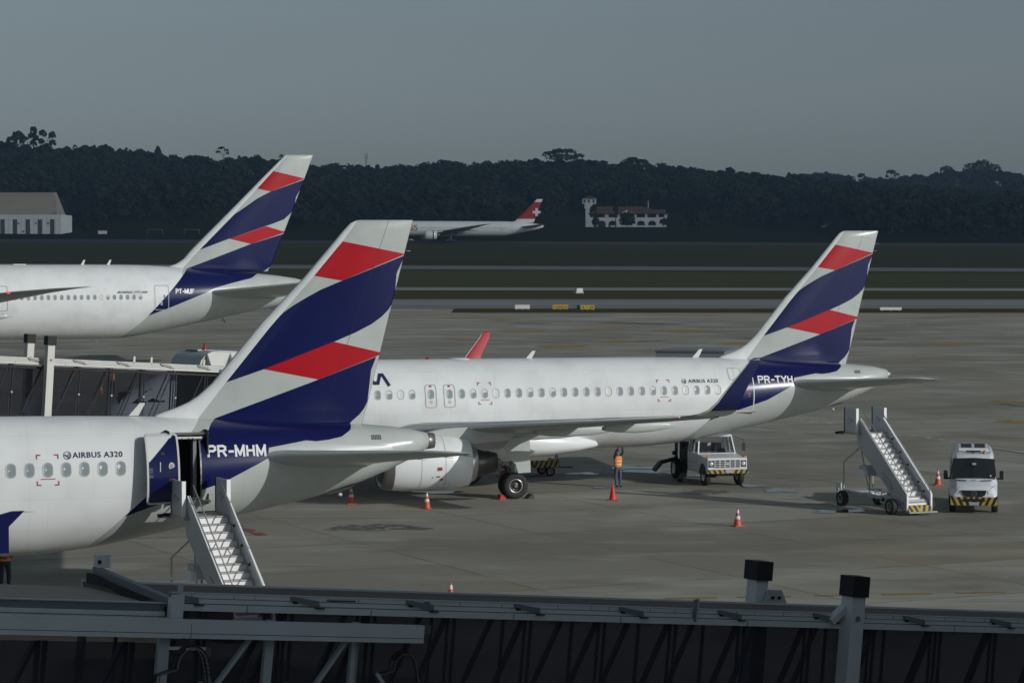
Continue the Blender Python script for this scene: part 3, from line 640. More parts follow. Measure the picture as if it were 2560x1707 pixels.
    # wings
    for sgn in (-1, 1):
        so = -1.1 if sgn > 0 else 0.0
        mb = MB(); wing(mb, [(-15.9, .8, 2.75, 7.0, .14), (-15.2, 1.9, 2.92, 6.4, .135), (-12.75 + so * .4, 6.3, 3.38, 3.95, .12), (-7.25 + so, 16.85, 4.33, 1.68, .10)], M['wing_grey'], sgn, inc=.03); w = mb.build('wing', root)
        mb = MB(); wing(mb, [(-15.32, 1.9, 2.93, .95, .30), (-12.85 + so * .4, 6.3, 3.39, .60, .30), (-7.30 + so, 16.85, 4.335, .26, .30)], M['white_paint'], sgn, 6); mb.build('slat', w)
        if sharklets:
            mb = MB(); P = [(-7.25, 16.85, 4.33, 1.68, 2), (-7.0, 17.15, 4.37, 1.60, 12), (-6.66, 17.42, 4.46, 1.42, 30), (-6.32, 17.60, 4.63, 1.20, 54), (-6.02, 17.75, 4.95, 1.0, 70), (-5.64, 17.85, 5.48, .84, 79), (-4.92, 17.97, 6.36, .58, 80), (-4.76, 18.0, 6.60, .46, 80), (-4.54, 18.0, 6.71, .26, 80)]
            rings = []
            for a, y, z, c, an in P:
                cs, sn = math.cos(R(an)), math.sin(R(an)); rings.append([(a + so + x * c, sgn * (y - h * c * sn), z + h * c * cs) for x, h in airfoil(8, .075)])
            colr = M['blue_paint'] if sgn < 0 else M['red_paint']
            mb.loft(rings[3:], colr); mb.loft(rings[:4], M['wing_grey'], cap=False)
            sk = mb.build('winglet', w)
            mb = MB(); rings = []
            for a, y, z, c, an in P[1:-1]:
                cs, sn = math.cos(R(an)), math.sin(R(an)); rings.append([(a + so - .012 + x * c * .15, sgn * (y - h * c * sn), z + h * c * cs) for x, h in airfoil(5, .060)])
            mb.loft(rings, M['grey_paint']); mb.build('leading_edge', sk)
        else:
            mb = MB(); poly = [(-7.35, 4.33), (-6.6, 4.45), (-5.05, 4.86), (-4.76, 4.86), (-5.12, 4.50), (-5.12, 3.88), (-5.55, 3.87), (-6.5, 4.2)]
            mb.prism(poly, M['blue_paint'], sgn * 16.85, sgn * 16.93); mb.tube((-4.78, sgn * 16.9, 4.84), (-4.5, sgn * 16.9, 4.83), .008, .004, M['frame_grey'], 5); mb.build('wing_fence', w)
        mb = MB(); mb.lathe([(0, -.05), (.035, -.035), (.05, 0), (.035, .05), (0, .07)], M['nav_red'] if sgn < 0 else M['lamp_glass'], 'X', (-7.35 + so, sgn * 16.6, 4.33), 10); mb.build('navigation_light', w)
        for fa, fy, fl, fz in ((-11.0, 4.3, 4.6, 2.78), (-9.9, 7.3, 3.8, 3.12), (-8.1, 11.3, 3.2, 3.52)):   # flap track fairings
            mb = MB(); rings = []
            for t in (0, .06, .2, .45, .7, .9, 1.0):
                r_ = .20 * math.sin(math.pi * (t * .93 + .035)) ** .6; rings.append([(fa + fl * t - .6, sgn * fy + r_ * .8 * math.cos(q), fz + .02 + .10 * t + r_ * 1.3 * math.sin(q)) for q in np.linspace(0, 2 * math.pi, 14, endpoint=False)])
            mb.loft(rings, M['grey_paint']); mb.build('flap_fairing', w)
        # engine
        e = empty('engine', (0, 0, 0)); e.parent = root; ey = sgn * 5.75
        mb = MB(); rings = []
        for a, r_ in ((-16.95, .98), (-16.85, 1.06), (-16.5, 1.14), (-15.9, 1.19), (-15.0, 1.20), (-14.0, 1.16), (-13.05, 1.02), (-13.03, .98)):
            rings.append([(a, ey + r_ * .985 * math.cos(q), 1.80 + r_ * math.sin(q)) for q in np.linspace(0, 2 * math.pi, 40, endpoint=False)])
        mb.loft(rings, M['white_paint'], cap=False)
        rings = [[(a, ey + r_ * .985 * math.cos(q), 1.80 + r_ * math.sin(q)) for q in np.linspace(0, 2 * math.pi, 40, endpoint=False)] for a, r_ in ((-16.95, .98), (-16.9, .92), (-16.5, .86), (-15.6, .88), (-15.55, .02))]
        mb.loft(rings, M['mid_metal'], cap=False)
        mb.loft([[(a, ey + r_ * math.cos(q), 1.80 + r_ * math.sin(q)) for q in np.linspace(0, 2 * math.pi, 40, endpoint=False)] for a, r_ in ((-13.03, .98), (-13.3, .70))], M['void'], cap=False)
        ncl = mb.build('nacelle', root); bpy.data.objects.remove(e)
        mb = MB(); mb.lathe([(1.00, -16.97), (1.055, -16.93), (1.10, -16.80), (1.155, -16.50)], M['mid_metal'], 'X', (0, ey, 1.80), 40); mb.build('intake_lip', ncl)
        mb = MB(); mb.lathe([(.95, -13.25), (.93, -13.0), (.80, -12.75), (.66, -12.70)], M['bare_metal'], 'X', (0, ey, 1.80), 36); mb.lathe([(.66, -13.3), (.655, -12.7), (.40, -11.75), (.37, -11.75), (.36, -12.2)], M['dark_metal'], 'X', (0, ey, 1.78), 36)
        mb.lathe([(.3, -12.2), (.20, -11.75), (.10, -11.5), (.0, -11.47)], M['mid_metal'], 'X', (0, ey, 1.78), 24); mb.build('exhaust_nozzle', ncl)
        mb = MB()
        for aa in (-15.35, -14.28): mb.lathe([(1.192, aa), (1.192, aa + .012)], M['line_grey'], 'X', (0, ey, 1.80), 40)
        for aa, an, w_, h_ in ((-14.6, 205, .16, .05), (-14.45, 212, .10, .10), (-14.55, 188, .20, .12), (-14.85, 207, .05, .05)):
            an = R(an) if sgn < 0 else R(180 - an + 180); rr = 1.195
            V = [(aa + i * w_ / 2, ey + rr * math.cos(an + j * h_ / 2), 1.80 + rr * math.sin(an + j * h_ / 2)) for i, j in ((-1, -1), (1, -1), (1, 1), (-1, 1))]
            mb.add(V, [(0, 1, 2, 3)], M['text_red'])
        mb.build('cowl_marking', ncl)
        mb = MB(); mb.prism([(-15.6, 2.95), (-14.2, 3.25), (-12.6, 3.38), (-10.9, 3.05), (-11.4, 2.55), (-12.6, 2.36), (-13.6, 2.75)], M['grey_paint'], ey - .22, ey + .22)
        mb.prism([(-13.1, 2.60), (-11.2, 2.72), (-11.5, 2.40), (-12.7, 2.22)], M['mid_metal'], ey - .235, ey + .235); mb.build('pylon', root)
        # main gear
        g = MB(); gx, gy = -10.42, sgn * 3.8
        g.tube((gx, gy, .57), (gx + .15, gy - sgn * .1, 2.9), .11, .13, M['bridge_grey'], 12); g.tube((gx, gy - .5, .57), (gx, gy + .5, .57), .07, .07, M['mid_metal'], 10)
        g.tube((gx - .35, gy, 1.5), (gx, gy, .75), .03, .03, M['mid_metal'], 8); g.tube((gx, gy - sgn * .1, 1.6), (gx + .1, gy - sgn * 1.5, 2.6), .06, .06, M['grey_paint'], 8)
        gs = g.build('main_gear', root)
        g = MB(); g.prism([(gx - .75, 2.62), (gx + .58, 2.80), (gx + .63, 1.18), (gx + .05, 1.15), (gx - .05, 1.55), (gx - .35, 1.8)], M['grey_paint'], gy + sgn * .62, gy + sgn * .66); g.build('gear_door', gs)
        for d in (-.33, .33): wheel('tyre', gs, (gx, gy + d, .575), .575, .38)
    g = MB(); g.tube((-23.0, 0, .4), (-22.8, 0, 2.1), .08, .1, M['grey_paint'], 10); g.tube((-23, -.3, .39), (-23, .3, .39), .05, .05, M['mid_metal'], 8)
    ns = g.build('nose_gear', root)
    for d in (-.25, .25): wheel('tyre', ns, (-23.0, d, .385), .385, .22)
    # cabin windows, doors, lettering
    xs = [-.533 * i for i in range(len(kinds))] if gap is None else gap
    put_windows(root, fs, [a for a, k in zip(xs, kinds) if k is not None], 4.55, [k for k in kinds if k is not None])
    for ax in (-13.69, -12.83):                         # overwing exits
        d = MB(); ring_on(d, fs, ax, 4.46, .50, 1.0, .12, .035, M['frame_grey'])
        V = [(ax + i * .06, fs.y(ax, z_, .012), z_) for i, z_ in ((-1, 4.86), (1, 4.86), (1, 4.93), (-1, 4.93))]; d.add(V, [(0, 1, 2, 3)], M['text_red'])
        for zz in (4.14, 4.19, 4.24): d.add([(ax + i * .07, fs.y(ax, z_, .012), z_) for i, z_ in ((-1, zz), (1, zz), (1, zz + .015), (-1, zz + .015))], [(0, 1, 2, 3)], M['text_red'])
        d.build('emergency_exit', root)
    mk = -2.67 - .533 * 1 if open_door else -5.33
    corner_marks(root, fs, -2.665, 4.55, .62, .86) if open_door else (corner_marks(root, fs, -11.18, 4.55, .60, .95), corner_marks(root, fs, -2.665, 4.55, .60, .95))
    ax = 1.5 if open_door else 1.38
    if open_door:
        d = MB(); ring_on(d, fs, 1.465, 4.51, .82, 1.96, .13, .045, M['mid_metal'], .012); fr = d.build('door_frame', root)
        d = MB(); V = []                                 # vestibule behind the opening: side walls, floor, back, a bulkhead edge
        d.box((1.5, -.35, 4.5), (1.3, .05, 2.3), M['void']); d.box((.90, -1.05, 4.5), (.05, 1.4, 2.2), M['void']); d.box((2.1, -.95, 4.5), (.05, 1.2, 2.2), M['void'])
        d.box((1.5, -1.0, 3.50), (1.3, 1.5, .06), M['tread']); d.box((1.5, -.9, 5.5), (1.3, 1.1, .05), M['mid_metal']); d.box((1.72, -1.2, 4.45), (.10, .5, 1.8), M['line_grey']); d.box((1.5, -1.66, 5.40), (.8, .10, .06), M['shade_white'])
        for q in (1.3, 1.5, 1.62): d.box((q, -1.70, 5.36), (.03, .05, .07), M['black'])
        d.build('vestibule', root)
        # the open door stands forward of the opening, parallel to the skin
        d = MB(); x0, x1, z0, z1 = .19, 1.13, 3.53, 5.55; out = .52
        def dp(x, z, o=0.0):
            return (x, fs.y(min(max(x, 0), 1.2) * .2 + 1.0, z, out + o) + (x - x0) * -.10, z - (x1 - x) * .05)
        nx, nz = 30, 64; grid = [dp(x0 + (x1 - x0) * i / nx, z0 + (z1 - z0) * j / nz) for j in range(nz + 1) for i in range(nx + 1)]; W = nx + 1
        back = [(p[0], p[1] + .10, p[2]) for p in grid]
        fw, fb = [], []
        for j in range(nz):
            for i in range(nx):
                x_, z_ = x0 + (x1 - x0) * (i + .5) / nx, z0 + (z1 - z0) * (j + .5) / nz; (fw if z_ > 4.78 + (x_ - .24) * .96 else fb).append((j * W + i, j * W + i + 1, (j + 1) * W + i + 1, (j + 1) * W + i))
        d.add(grid, fb, M['blue_paint'], True); d.add(grid, fw, M['white_paint'], True); d.add(back, fb + fw, M['mid_metal'], True)
        dr = d.build('rear_door', root); dr['label'] = 'open rear door, white corner above and blue below'
        d = MB(); o_ = rrect(x1 - x0 + .02, z1 - z0 + .02, .10, 4); i_ = rrect(x1 - x0 - .09, z1 - z0 - .09, .07, 4); cx, cz = (x0 + x1) / 2, (z0 + z1) / 2
        def sp(P):
            o2 = []
            for k in range(len(P)):
                q, s_ = P[k], P[(k + 1) % len(P)]; mm = 10 if k % 5 == 4 else 1
                o2 += [(q[0] + (s_[0] - q[0]) * j / mm, q[1] + (s_[1] - q[1]) * j / mm) for j in range(mm)]
            return o2
        o_, i_ = sp(o_), sp(i_); n = len(o_)
        d.add([dp(cx + x, cz + y, .02) for x, y in o_] + [dp(cx + x, cz + y, .02) for x, y in i_] + [(p[0], p[1] + .12, p[2]) for p in (dp(cx + x, cz + y) for x, y in o_)],
              [(i, (i + 1) % n, n + (i + 1) % n, n + i) for i in range(n)] + [(i, (i + 1) % n, 2 * n + (i + 1) % n, 2 * n + i) for i in range(n)], M['shade_white']); d.build('door_edge', dr)
        d = MB(); q = dp(.90, 4.65, .02)
        V = [(.90 + .085 * math.cos(t), q[1], 4.62 + .11 * math.sin(t)) for t in np.linspace(0, 2 * math.pi, 20, endpoint=False)]; d.add(V, [tuple(range(20))], M['shade_white'])
        V = [(.90 + .055 * math.cos(t), q[1] - .005, 4.62 + .075 * math.sin(t)) for t in np.linspace(0, 2 * math.pi, 20, endpoint=False)]; d.add(V, [tuple(range(20))], M['frame_grey']); d.build('porthole', dr)
        d = MB(); d.box((.57, dp(.57, 4.6, .02)[1], 4.6), (.025, .01, .28), M['shade_white'])
        for zz in (4.25, 4.20, 4.1, 4.06): d.box((.90, dp(.9, zz, .012)[1], zz), (.15, .006, .02), M['stencil'])
        for zz in (5.0, 4.96): d.box((.66, dp(.66, zz, .012)[1], zz), (.10, .006, .02), M['stencil'])
        for zz in (4.55, 4.50, 4.44, 4.35, 4.30): d.box((.29, dp(.29, zz, .012)[1], zz), (.13, .006, .012), M['frame_grey'])
        d.build('door_marking', dr)
        d = MB(); d.tube((1.10, dp(1.1, 4.3)[1] + .12, 4.3), (1.2, fs.y(1.2, 4.3, -.2), 4.3), .05, .05, M['mid_metal'], 8); d.build('hinge_arm', dr)
    else:
        d = MB(); ring_on(d, fs, 1.38, 4.50, .90, 1.96, .13, .05, M['shade_white'], .014); d.box((1.38, fs.y(1.38, 3.50, .02), 3.48), (1.1, .06, .05), M['mid_metal']); dr = d.build('rear_door', root)
        d = MB(); d.add([(1.5 + .05 * math.cos(t), fs.y(1.5, 4.55 + .07 * math.sin(t), .015), 4.55 + .07 * math.sin(t)) for t in np.linspace(0, 6.28, 16, endpoint=False)], [tuple(range(16))], M['frame_grey'])
        for zz in (4.35, 4.30, 4.22): d.add([(1.58 + i * .07, fs.y(1.58, z_, .016), z_) for i, z_ in ((-1, zz), (1, zz), (1, zz + .02), (-1, zz + .02))], [(0, 1, 2, 3)], M['amber'])
        d.build('porthole', dr)
        d = MB(); ring_on(d, fs, .95, 5.25, .62, .50, .08, .03, M['frame_grey'], .012); d.build('hatch_outline', root)
    registration(root, fs, reg, 2.12, 4.80, .35, 1.78)
    tx = -1.93 if open_door else -1.42
    logo_ring(root, fs, tx - .21 if not open_door else -2.10 + .02, 4.955, .115)
    text_mesh('AIRBUS A320', .22, root, M['text_navy'], lambda x, z: (tx + x, fs.y(tx + x, 4.885 + z, .013), 4.885 + z), 'lettering', bold=.004, width=1.47, spacing=1.1)
    ck = MB()
    for a0, a1, z0, z1, slant in ((-27.45, -26.95, 4.28, 4.75, .12), (-26.88, -26.3, 4.30, 4.86, .10), (-26.22, -25.55, 4.36, 4.92, .10)):
        for sg in (1, -1):
            V = []
            for a, z in ((a0, z0), (a1, z0), (a1 + slant, z1), (a0 + slant, z1)): V.append((a, sg * fs.y(a, z, .02), z))
            ck.add(V, [(0, 1, 2, 3)], M['dark_glass'])
    ck.build('cockpit_window', root)
    # blade antennas, beacon and strobes on the crown
    ant = MB(); crown = []
    for a in ((-.05,) if open_door else (-.6, -8.75)): crown.append(a)
    for a in crown: ant.prism([(a, 5.98), (a + .30, 5.98), (a + .50, 6.36), (a + .34, 6.36)], M['shade_white'], -.02, .02)
    ant.build('blade_antenna', root)
    b = MB(); b.lathe([(.12, 6.0), (.11, 6.06), (.07, 6.12), (0, 6.14)], M['beacon_red'], 'Z', (-13.35, 0, 0), 14); b.build('beacon', root)
    b = MB(); b.lathe([(.55, 6.0), (.5, 6.05), (.3, 6.085), (0, 6.09)], M['white_paint'], 'Z', (-11.9, 0, 0), 18); b.build('antenna_fairing', root)
    # louvres and tail light
    v = MB()
    for k in range(6): a = 7.30 + k * .055; v.add([(a, fs.y(a, 5.16, .01), 5.16), (a + .03, fs.y(a, 5.16, .01), 5.16), (a + .03, fs.y(a, 5.30, .01), 5.30), (a, fs.y(a, 5.30, .01), 5.30)], [(0, 1, 2, 3)], M['black'])
    v.build('vent_louvre', root)
    b = MB(); b.lathe([(0, -.06), (.05, -.03), (.06, .05), (.0, .1)], M['lamp_glass'], 'X', (6.4, -.2, 3.45), 10); b.prism([(5.9, 3.5), (6.9, 3.75), (6.7, 3.62), (6.1, 3.46)], M['dark_metal'], -.25, .25); b.build('drain_mast', root)
    return root, fs
P16 = R(16)
def plane_root(x0, z0, phi, r): return (x0 - r * math.sin(phi), z0 + r * math.cos(phi), 0)
near, fsn = small_airliner('parked_airliner', plane_root(-10.98, 76.47, P16, 1.975), P16,
    'near white airliner with open rear door and red and blue striped tail beside stairs', 'PR-MHM', True, False, [None, 0, 0, 0, 0, 0, 0, 0, 0, 0, 0, 0])
chain = [947, 976.4, 1005, 1034.4, 1078, 1124, 1156.6, 1185.3]
kf = [0, 1, 0, 2, 0, 0, 1, 0, 0, 0, 2, 0, 0, 0, 0, 1, 0, 1, 0, 0, 2, 1, 1, 0]      # from the tail forwards
xf = [-.533 * i for i in range(24)]
xf += [-12.83, -13.69, -14.55, -15.07, -15.60, -16.13, -16.66, -17.2, -17.7, -18.3, -18.8, -19.3]; kf += [0, 0, 1, 2, 1, 0, 0, 1, 0, 0, 1, 0]
kf[0] = 2; kf[1] = 0
far, fsf = small_airliner('parked_airliner', plane_root(9.552, 119.7, P16, 1.975), P16,
    'middle white airliner with upturned blue winglet, closed doors and truck under its tail', 'PR-TYH', False, True, kf, xf)
# airline name on the forward fuselage; only the end of the last letter clears the near fin
def stroke(mb, P, w, mat, fs):
    for i in range(len(P) - 1):
        (x0, z0), (x1, z1) = P[i], P[i + 1]; d = math.hypot(x1 - x0, z1 - z0); nx, nz = -(z1 - z0) / d * w / 2, (x1 - x0) / d * w / 2; e = .3 * w
        ex, ez = (x1 - x0) / d * e, (z1 - z0) / d * e
        A, B, C_, D = (x0 - nx - ex, z0 - nz - ez), (x1 - nx + ex, z1 - nz + ez), (x1 + nx + ex, z1 + nz + ez), (x0 + nx - ex, z0 + nz - ez)
        for k in range(6):
            a, b = k / 6, (k + 1) / 6; q = [(A[0] + (B[0] - A[0]) * a, A[1] + (B[1] - A[1]) * a), (A[0] + (B[0] - A[0]) * b, A[1] + (B[1] - A[1]) * b), (D[0] + (C_[0] - D[0]) * b, D[1] + (C_[1] - D[1]) * b), (D[0] + (C_[0] - D[0]) * a, D[1] + (C_[1] - D[1]) * a)]
            mb.add([(x, fs.y(x, z, .016 + .0006 * i), z) for x, z in q], [(0, 1, 2, 3)], mat)
mb = MB(); stroke(mb, [(-16.52, 5.42), (-16.22, 5.07), (-16.06, 5.07), (-15.93, 5.42), (-15.80, 5.42), (-15.57, 4.98)], .145, M['text_navy'], fsf); mb.build('lettering', far)
text_mesh('LATA', .86, far, M['text_navy'], lambda x, z: (-19.3 + x, fsf.y(-19.3 + x, 4.93 + z, .012), 4.93 + z), 'lettering', bold=.02, width=2.45)
# ---- long airliner
def long_airliner(name, loc, rz, label, mat_f, mat_fin, reg, swiss=False):
    root = empty(name, loc, rz, label, 'airliner')
    z = lambda v: v - G7
    st = smooth_st([(-53, z(6.2), z(5.6), .15), (-52.5, z(6.8), z(5.0), .8), (-51, z(7.8), z(4.3), 1.6), (-48, z(9.2), z(3.75), 2.6), (-44, z(9.8), z(3.65), 3.1), (2.0, z(9.8), z(3.65), 3.1), (3.4, z(9.79), z(3.69), 3.09), (5.2, z(9.76), z(3.93), 3.02), (7.07, z(9.68), z(4.29), 2.88), (9.4, z(9.55), z(4.76), 2.58),
                    (11.78, z(9.38), z(5.23), 2.18), (14.4, z(9.12), z(5.77), 1.62), (17.06, z(8.85), z(6.32), .98), (18.6, z(8.62), z(6.72), .62), (19.8, z(8.3), z(7.1), .32), (20.5, z(8.0), z(7.45), .10)])
    fs = Fus(st); add_fuselage(root, fs, mat_f)
    mb = MB(); vfin(mb, [(z(9.2), 7.2, 16.2, 1.0), (z(9.55), 7.5, 16.35, .95), (z(9.72), 7.95, 16.5, .9), (z(9.85), 8.35, 16.57, .9), (z(10.27), 8.98, 16.73, .9), (z(11.0), 9.6, 17.02, .88), (z(14.0), 12.65, 18.2, .72), (z(17.5), 16.15, 19.56, .52), (z(18.7), 17.38, 20.02, .42), (z(19.0), 17.72, 20.14, .30), (z(19.06), 17.95, 20.15, .08)], mat_fin, 12)
    fin = mb.build('tail_fin', root)
    for sgn in (-1, 1):
        mb = MB(); wing(mb, [(9.6, 1.0, z(7.42), 7.2, .10), (10.9, 2.3, z(7.52), 6.2, .10), (17.5, 10.5, z(8.45), 2.4, .09), (18.2, 10.75, z(8.48), 1.4, .03)], M['grey_paint'], sgn, inc=.06); mb.build('tailplane', root)
        mb = MB(); wing(mb, [(-26.5, 2.0, z(5.0), 14.5, .13), (-25.2, 3.1, z(5.15), 13.0, .13), (-20.8, 10, z(5.95), 8.6, .11), (-9.0, 28.3, z(7.95), 3.0, .09), (-6.3, 30.6, z(8.25), 1.7, .08), (-4.1, 32.0, z(8.42), .5, .06)], M['wing_grey'], sgn); w = mb.build('wing', root)
        mb = MB(); mb.lathe([(0, -.12), (.08, -.08), (.10, .05), (0, .15)], M['nav_red'] if sgn < 0 else M['lamp_glass'], 'X', (-9.0, sgn * 28.3, z(7.97)), 10); mb.build('navigation_light', w)
        for fa, fy, fl, fz in ((-15.5, 8.5, 7, z(5.3)), (-12.5, 14.5, 6.5, z(5.95))):
            mb = MB(); mb.loft([[(fa + fl * t - 1, sgn * fy + .35 * math.sin(math.pi * (t * .94 + .03)) * math.cos(q), fz + .5 * math.sin(math.pi * (t * .94 + .03)) * math.sin(q)) for q in np.linspace(0, 2 * math.pi, 12, endpoint=False)] for t in (0, .1, .3, .6, .9, 1)], M['grey_paint']); mb.build('flap_fairing', w)
        ey = sgn * 9.6; nz = z(4.0)
        mb = MB(); mb.lathe([(1.45, -29.5), (1.62, -29.6), (1.78, -29.2), (1.90, -28), (1.88, -26.3), (1.62, -24.6), (1.5, -24.6), (1.2, -25)], M['white_paint'], 'X', (0, ey, nz), 32)
        mb.lathe([(1.45, -29.5), (1.4, -28.6), (.05, -28.5)], M['void'], 'X', (0, ey, nz), 32); mb.lathe([(1.0, -25), (.95, -24.2), (.6, -23.0), (.3, -23)], M['dark_metal'], 'X', (0, ey, nz), 24); nc = mb.build('nacelle', root)
        mb = MB(); mb.prism([(-28, z(5.8)), (-21.5, z(6.3)), (-22.5, z(5.2)), (-25.5, z(5.0))], M['grey_paint'], ey - .3, ey + .3); mb.build('pylon', root)
        if swiss: 
            mb = MB(); mb.lathe([(1.93, -26.35), (1.93, -25.95)], M['void'], 'X', (0, ey, nz), 32); mb.build('reverser_gap', nc)
        g = MB(); g.tube((-18.6, sgn * 5.5, .7), (-18.4, sgn * 5.2, 3.6), .2, .25, M['grey_paint'], 10); g.tube((-20.1, sgn * 5.5, .65), (-17.1, sgn * 5.5, .65), .12, .12, M['mid_metal'], 8); gs = g.build('main_gear', root)
        for ax in (-20.05, -18.6, -17.15):
            for d in (-.6, .6): wheel('tyre', gs, (ax, sgn * 5.5 + d, .66), .66, .5)
    g = MB(); g.tube((-47, 0, .6), (-46.7, 0, 2.9), .14, .16, M['grey_paint'], 10); g.build('nose_gear', root)
    xs = [4.84 - .5375 * i for i in range(46)]; kk = [1, 0, 0, 0, 0, 1, 2, 0, 0, 0, 0, 0, 0, 0, 0, 0, 0, 0, 0, 0] + [random.choice((0, 0, 0, 1, 2)) for _ in range(26)]
    kk = [k if not (10.7 < -x < 12.3) else k for x, k in zip(xs, kk)]
    if not swiss: put_windows(root, fs, xs[:24], z(7.15), kk[:24], 1.0)
    else:
        mb = MB()                                       # too small at this distance to be parts
        for x in xs[:46] + [4.84 - .5375 * i for i in range(46, 84)]:
            mb.add([(x + i * .12, fs.y(x, z(7.1 + j * .18), .01), z(7.1 + j * .18)) for i, j in ((-1, -1), (1, -1), (1, 1), (-1, 1))], [(0, 1, 2, 3)], M['window_glass'])
        mb.build('window_row', root)
    for ax in ((6.64, -6.55) if not swiss else (6.64, -10, -27)):
        d = MB(); ring_on(d, fs, ax, z(7.09), 1.15, 2.0, .14, .06, M['frame_grey'], .014)
        if ax > 0 and not swiss:
            d.add([(ax + .22 + .07 * math.cos(t), fs.y(ax, z(7.2) + .16 * math.sin(t), .016), z(7.2) + .16 * math.sin(t)) for t in np.linspace(0, 6.28, 16, endpoint=False)], [tuple(range(16))], M['window_glass'])
            for zz in (6.5, 6.65, 6.95, 7.1, 7.3): d.add([(ax - .02 + i * .10, fs.y(ax, z(k_), .016), z(k_)) for i, k_ in ((-1, zz), (1, zz), (1, zz + .06), (-1, zz + .06))], [(0, 1, 2, 3)], M['text_white'])
        d.build('cabin_door', root)
    if not swiss:
        registration(root, fs, reg, 7.85, z(7.42), .40, 1.55, .03)
        text_mesh('BOEING 777-300', .24, root, M['text_navy'], lambda x, q: (2.94 + x, fs.y(2.94 + x, z(7.47) + q, .02), z(7.47) + q), 'lettering', shear=.35, bold=.006, width=2.52)
        a = MB()
        for x in (.39, 2.55): a.prism([(x, z(9.75)), (x + .26, z(9.75)), (x + .40, z(10.2)), (x + .26, z(10.2))], M['shade_white'], -.02, .02)
        a.build('blade_antenna', root); b = MB(); b.box((-4.6, 0, z(9.82)), (1.0, .3, .08), M['shade_white']); b.build('antenna_fairing', root)
        b = MB(); b.prism([(-.4 + 1.5, z(3.7)), (1.9, z(3.7)), (1.9, z(3.4)), (1.75, z(3.4))], M['shade_white'], -.03, .03); b.tube((12.2, -.3, z(5.3)), (12.5, -.3, z(4.95)), .06, .04, M['line_grey'], 8); b.tube((12.45, -.3, z(4.95)), (12.1, -.3, z(5.1)), .03, .03, M['line_grey'], 8); b.build('tail_skid', root)
    else:
        cx, cz = 17.55, z(13.6)
        t_at = lambda x, q: -.42
        mb = MB()
        for w_, h_ in ((3.3, 1.05), (1.05, 3.3)): mb.box((cx, 0, cz), (w_, .92 + (.004 if w_ > 2 else 0), h_), M['text_white'])
        mb.build('cross', fin)
        text_mesh('SWISS', 3.3, root, M['text_red'], lambda x, q: (-42.0 + x, fs.y(-42.0 + x, z(5.9) + q, .03), z(5.9) + q), 'lettering', bold=.05, width=9.8)
        text_mesh('HB-JNA', .5, root, M['text_navy'], lambda x, q: (2 + x, fs.y(2 + x, z(6.2) + q, .03), z(6.2) + q), 'registration')
    return root, fs
P18 = R(18)
lx, ly, _ = plane_root(-35.1, 212, P18, 3.1)
big, fsb = long_airliner('parked_airliner', (lx, ly, G7), P18, 'long white airliner behind the left boarding bridge, striped tail against the wood', M['livery_large'], M['livery_large'], 'PT-MUF')
# red fin, white tip and foot
m, t, p = newmat('fin_red_white'); N, L = t.nodes, t.links; p.inputs['Roughness'].default_value = .35
tc = N.new('ShaderNodeTexCoord'); sx = N.new('ShaderNodeSeparateXYZ'); L.new(tc.outputs['Object'], sx.inputs[0])
g1 = N.new('ShaderNodeMath'); g1.operation = 'GREATER_THAN'; g1.inputs[1].default_value = 9.6; L.new(sx.outputs[2], g1.inputs[0])
g2 = N.new('ShaderNodeMath'); g2.operation = 'LESS_THAN'; g2.inputs[1].default_value = 16.6; L.new(sx.outputs[2], g2.inputs[0])
g3 = N.new('ShaderNodeMath'); g3.operation = 'MULTIPLY'; L.new(g1.outputs[0], g3.inputs[0]); L.new(g2.outputs[0], g3.inputs[1])
mx = N.new('ShaderNodeMix'); mx.data_type = 'RGBA'; mx.inputs[6].default_value = (.75, .75, .74, 1); mx.inputs[7].default_value = (.33, .02, .015, 1); L.new(g3.outputs[0], mx.inputs[0]); L.new(mx.outputs[2], p.inputs['Base Color'])
M['fin_red_white'] = m
PS = R(5); sX = 12.8 - 20.15 * math.cos(PS); sY = 1085
long_airliner('landing_airliner', (sX, sY - 20 * math.sin(PS), zt(1083) + .5), PS, 'distant white airliner on the runway, red tail with a white cross', M['white_paint'], M['fin_red_white'], '', True)
# ---------------------------------------------------------------- terminal pier (unseen, placed and stepped in height to shade the near bridge)
tb = empty('terminal_shade_pier', (26.5, 0, 0), 0, 'long narrow terminal pier to the right of the viewpoint, unseen, shaped to shade the near bridge', 'building')
mb = MB(); mb.box((0, -5, 11), (5, 70, 22), M['terminal']); mb.box((0, 37.5, 7.5), (4.9, 15, 15), M['terminal']); mb.build('wall', tb); mb = MB(); mb.box((0, -5, 22.2), (5.6, 71, .4), M['mid_metal']); mb.box((0, 37.8, 15.15), (5.4, 15.4, .3), M['mid_metal']); mb.build('roof', tb)
for k in range(8): mb = MB(); mb.box((-2.54, -36 + 8.6 * k, 8), (.08, 7.2, 9), M['dark_glass']); mb.build('window', tb)

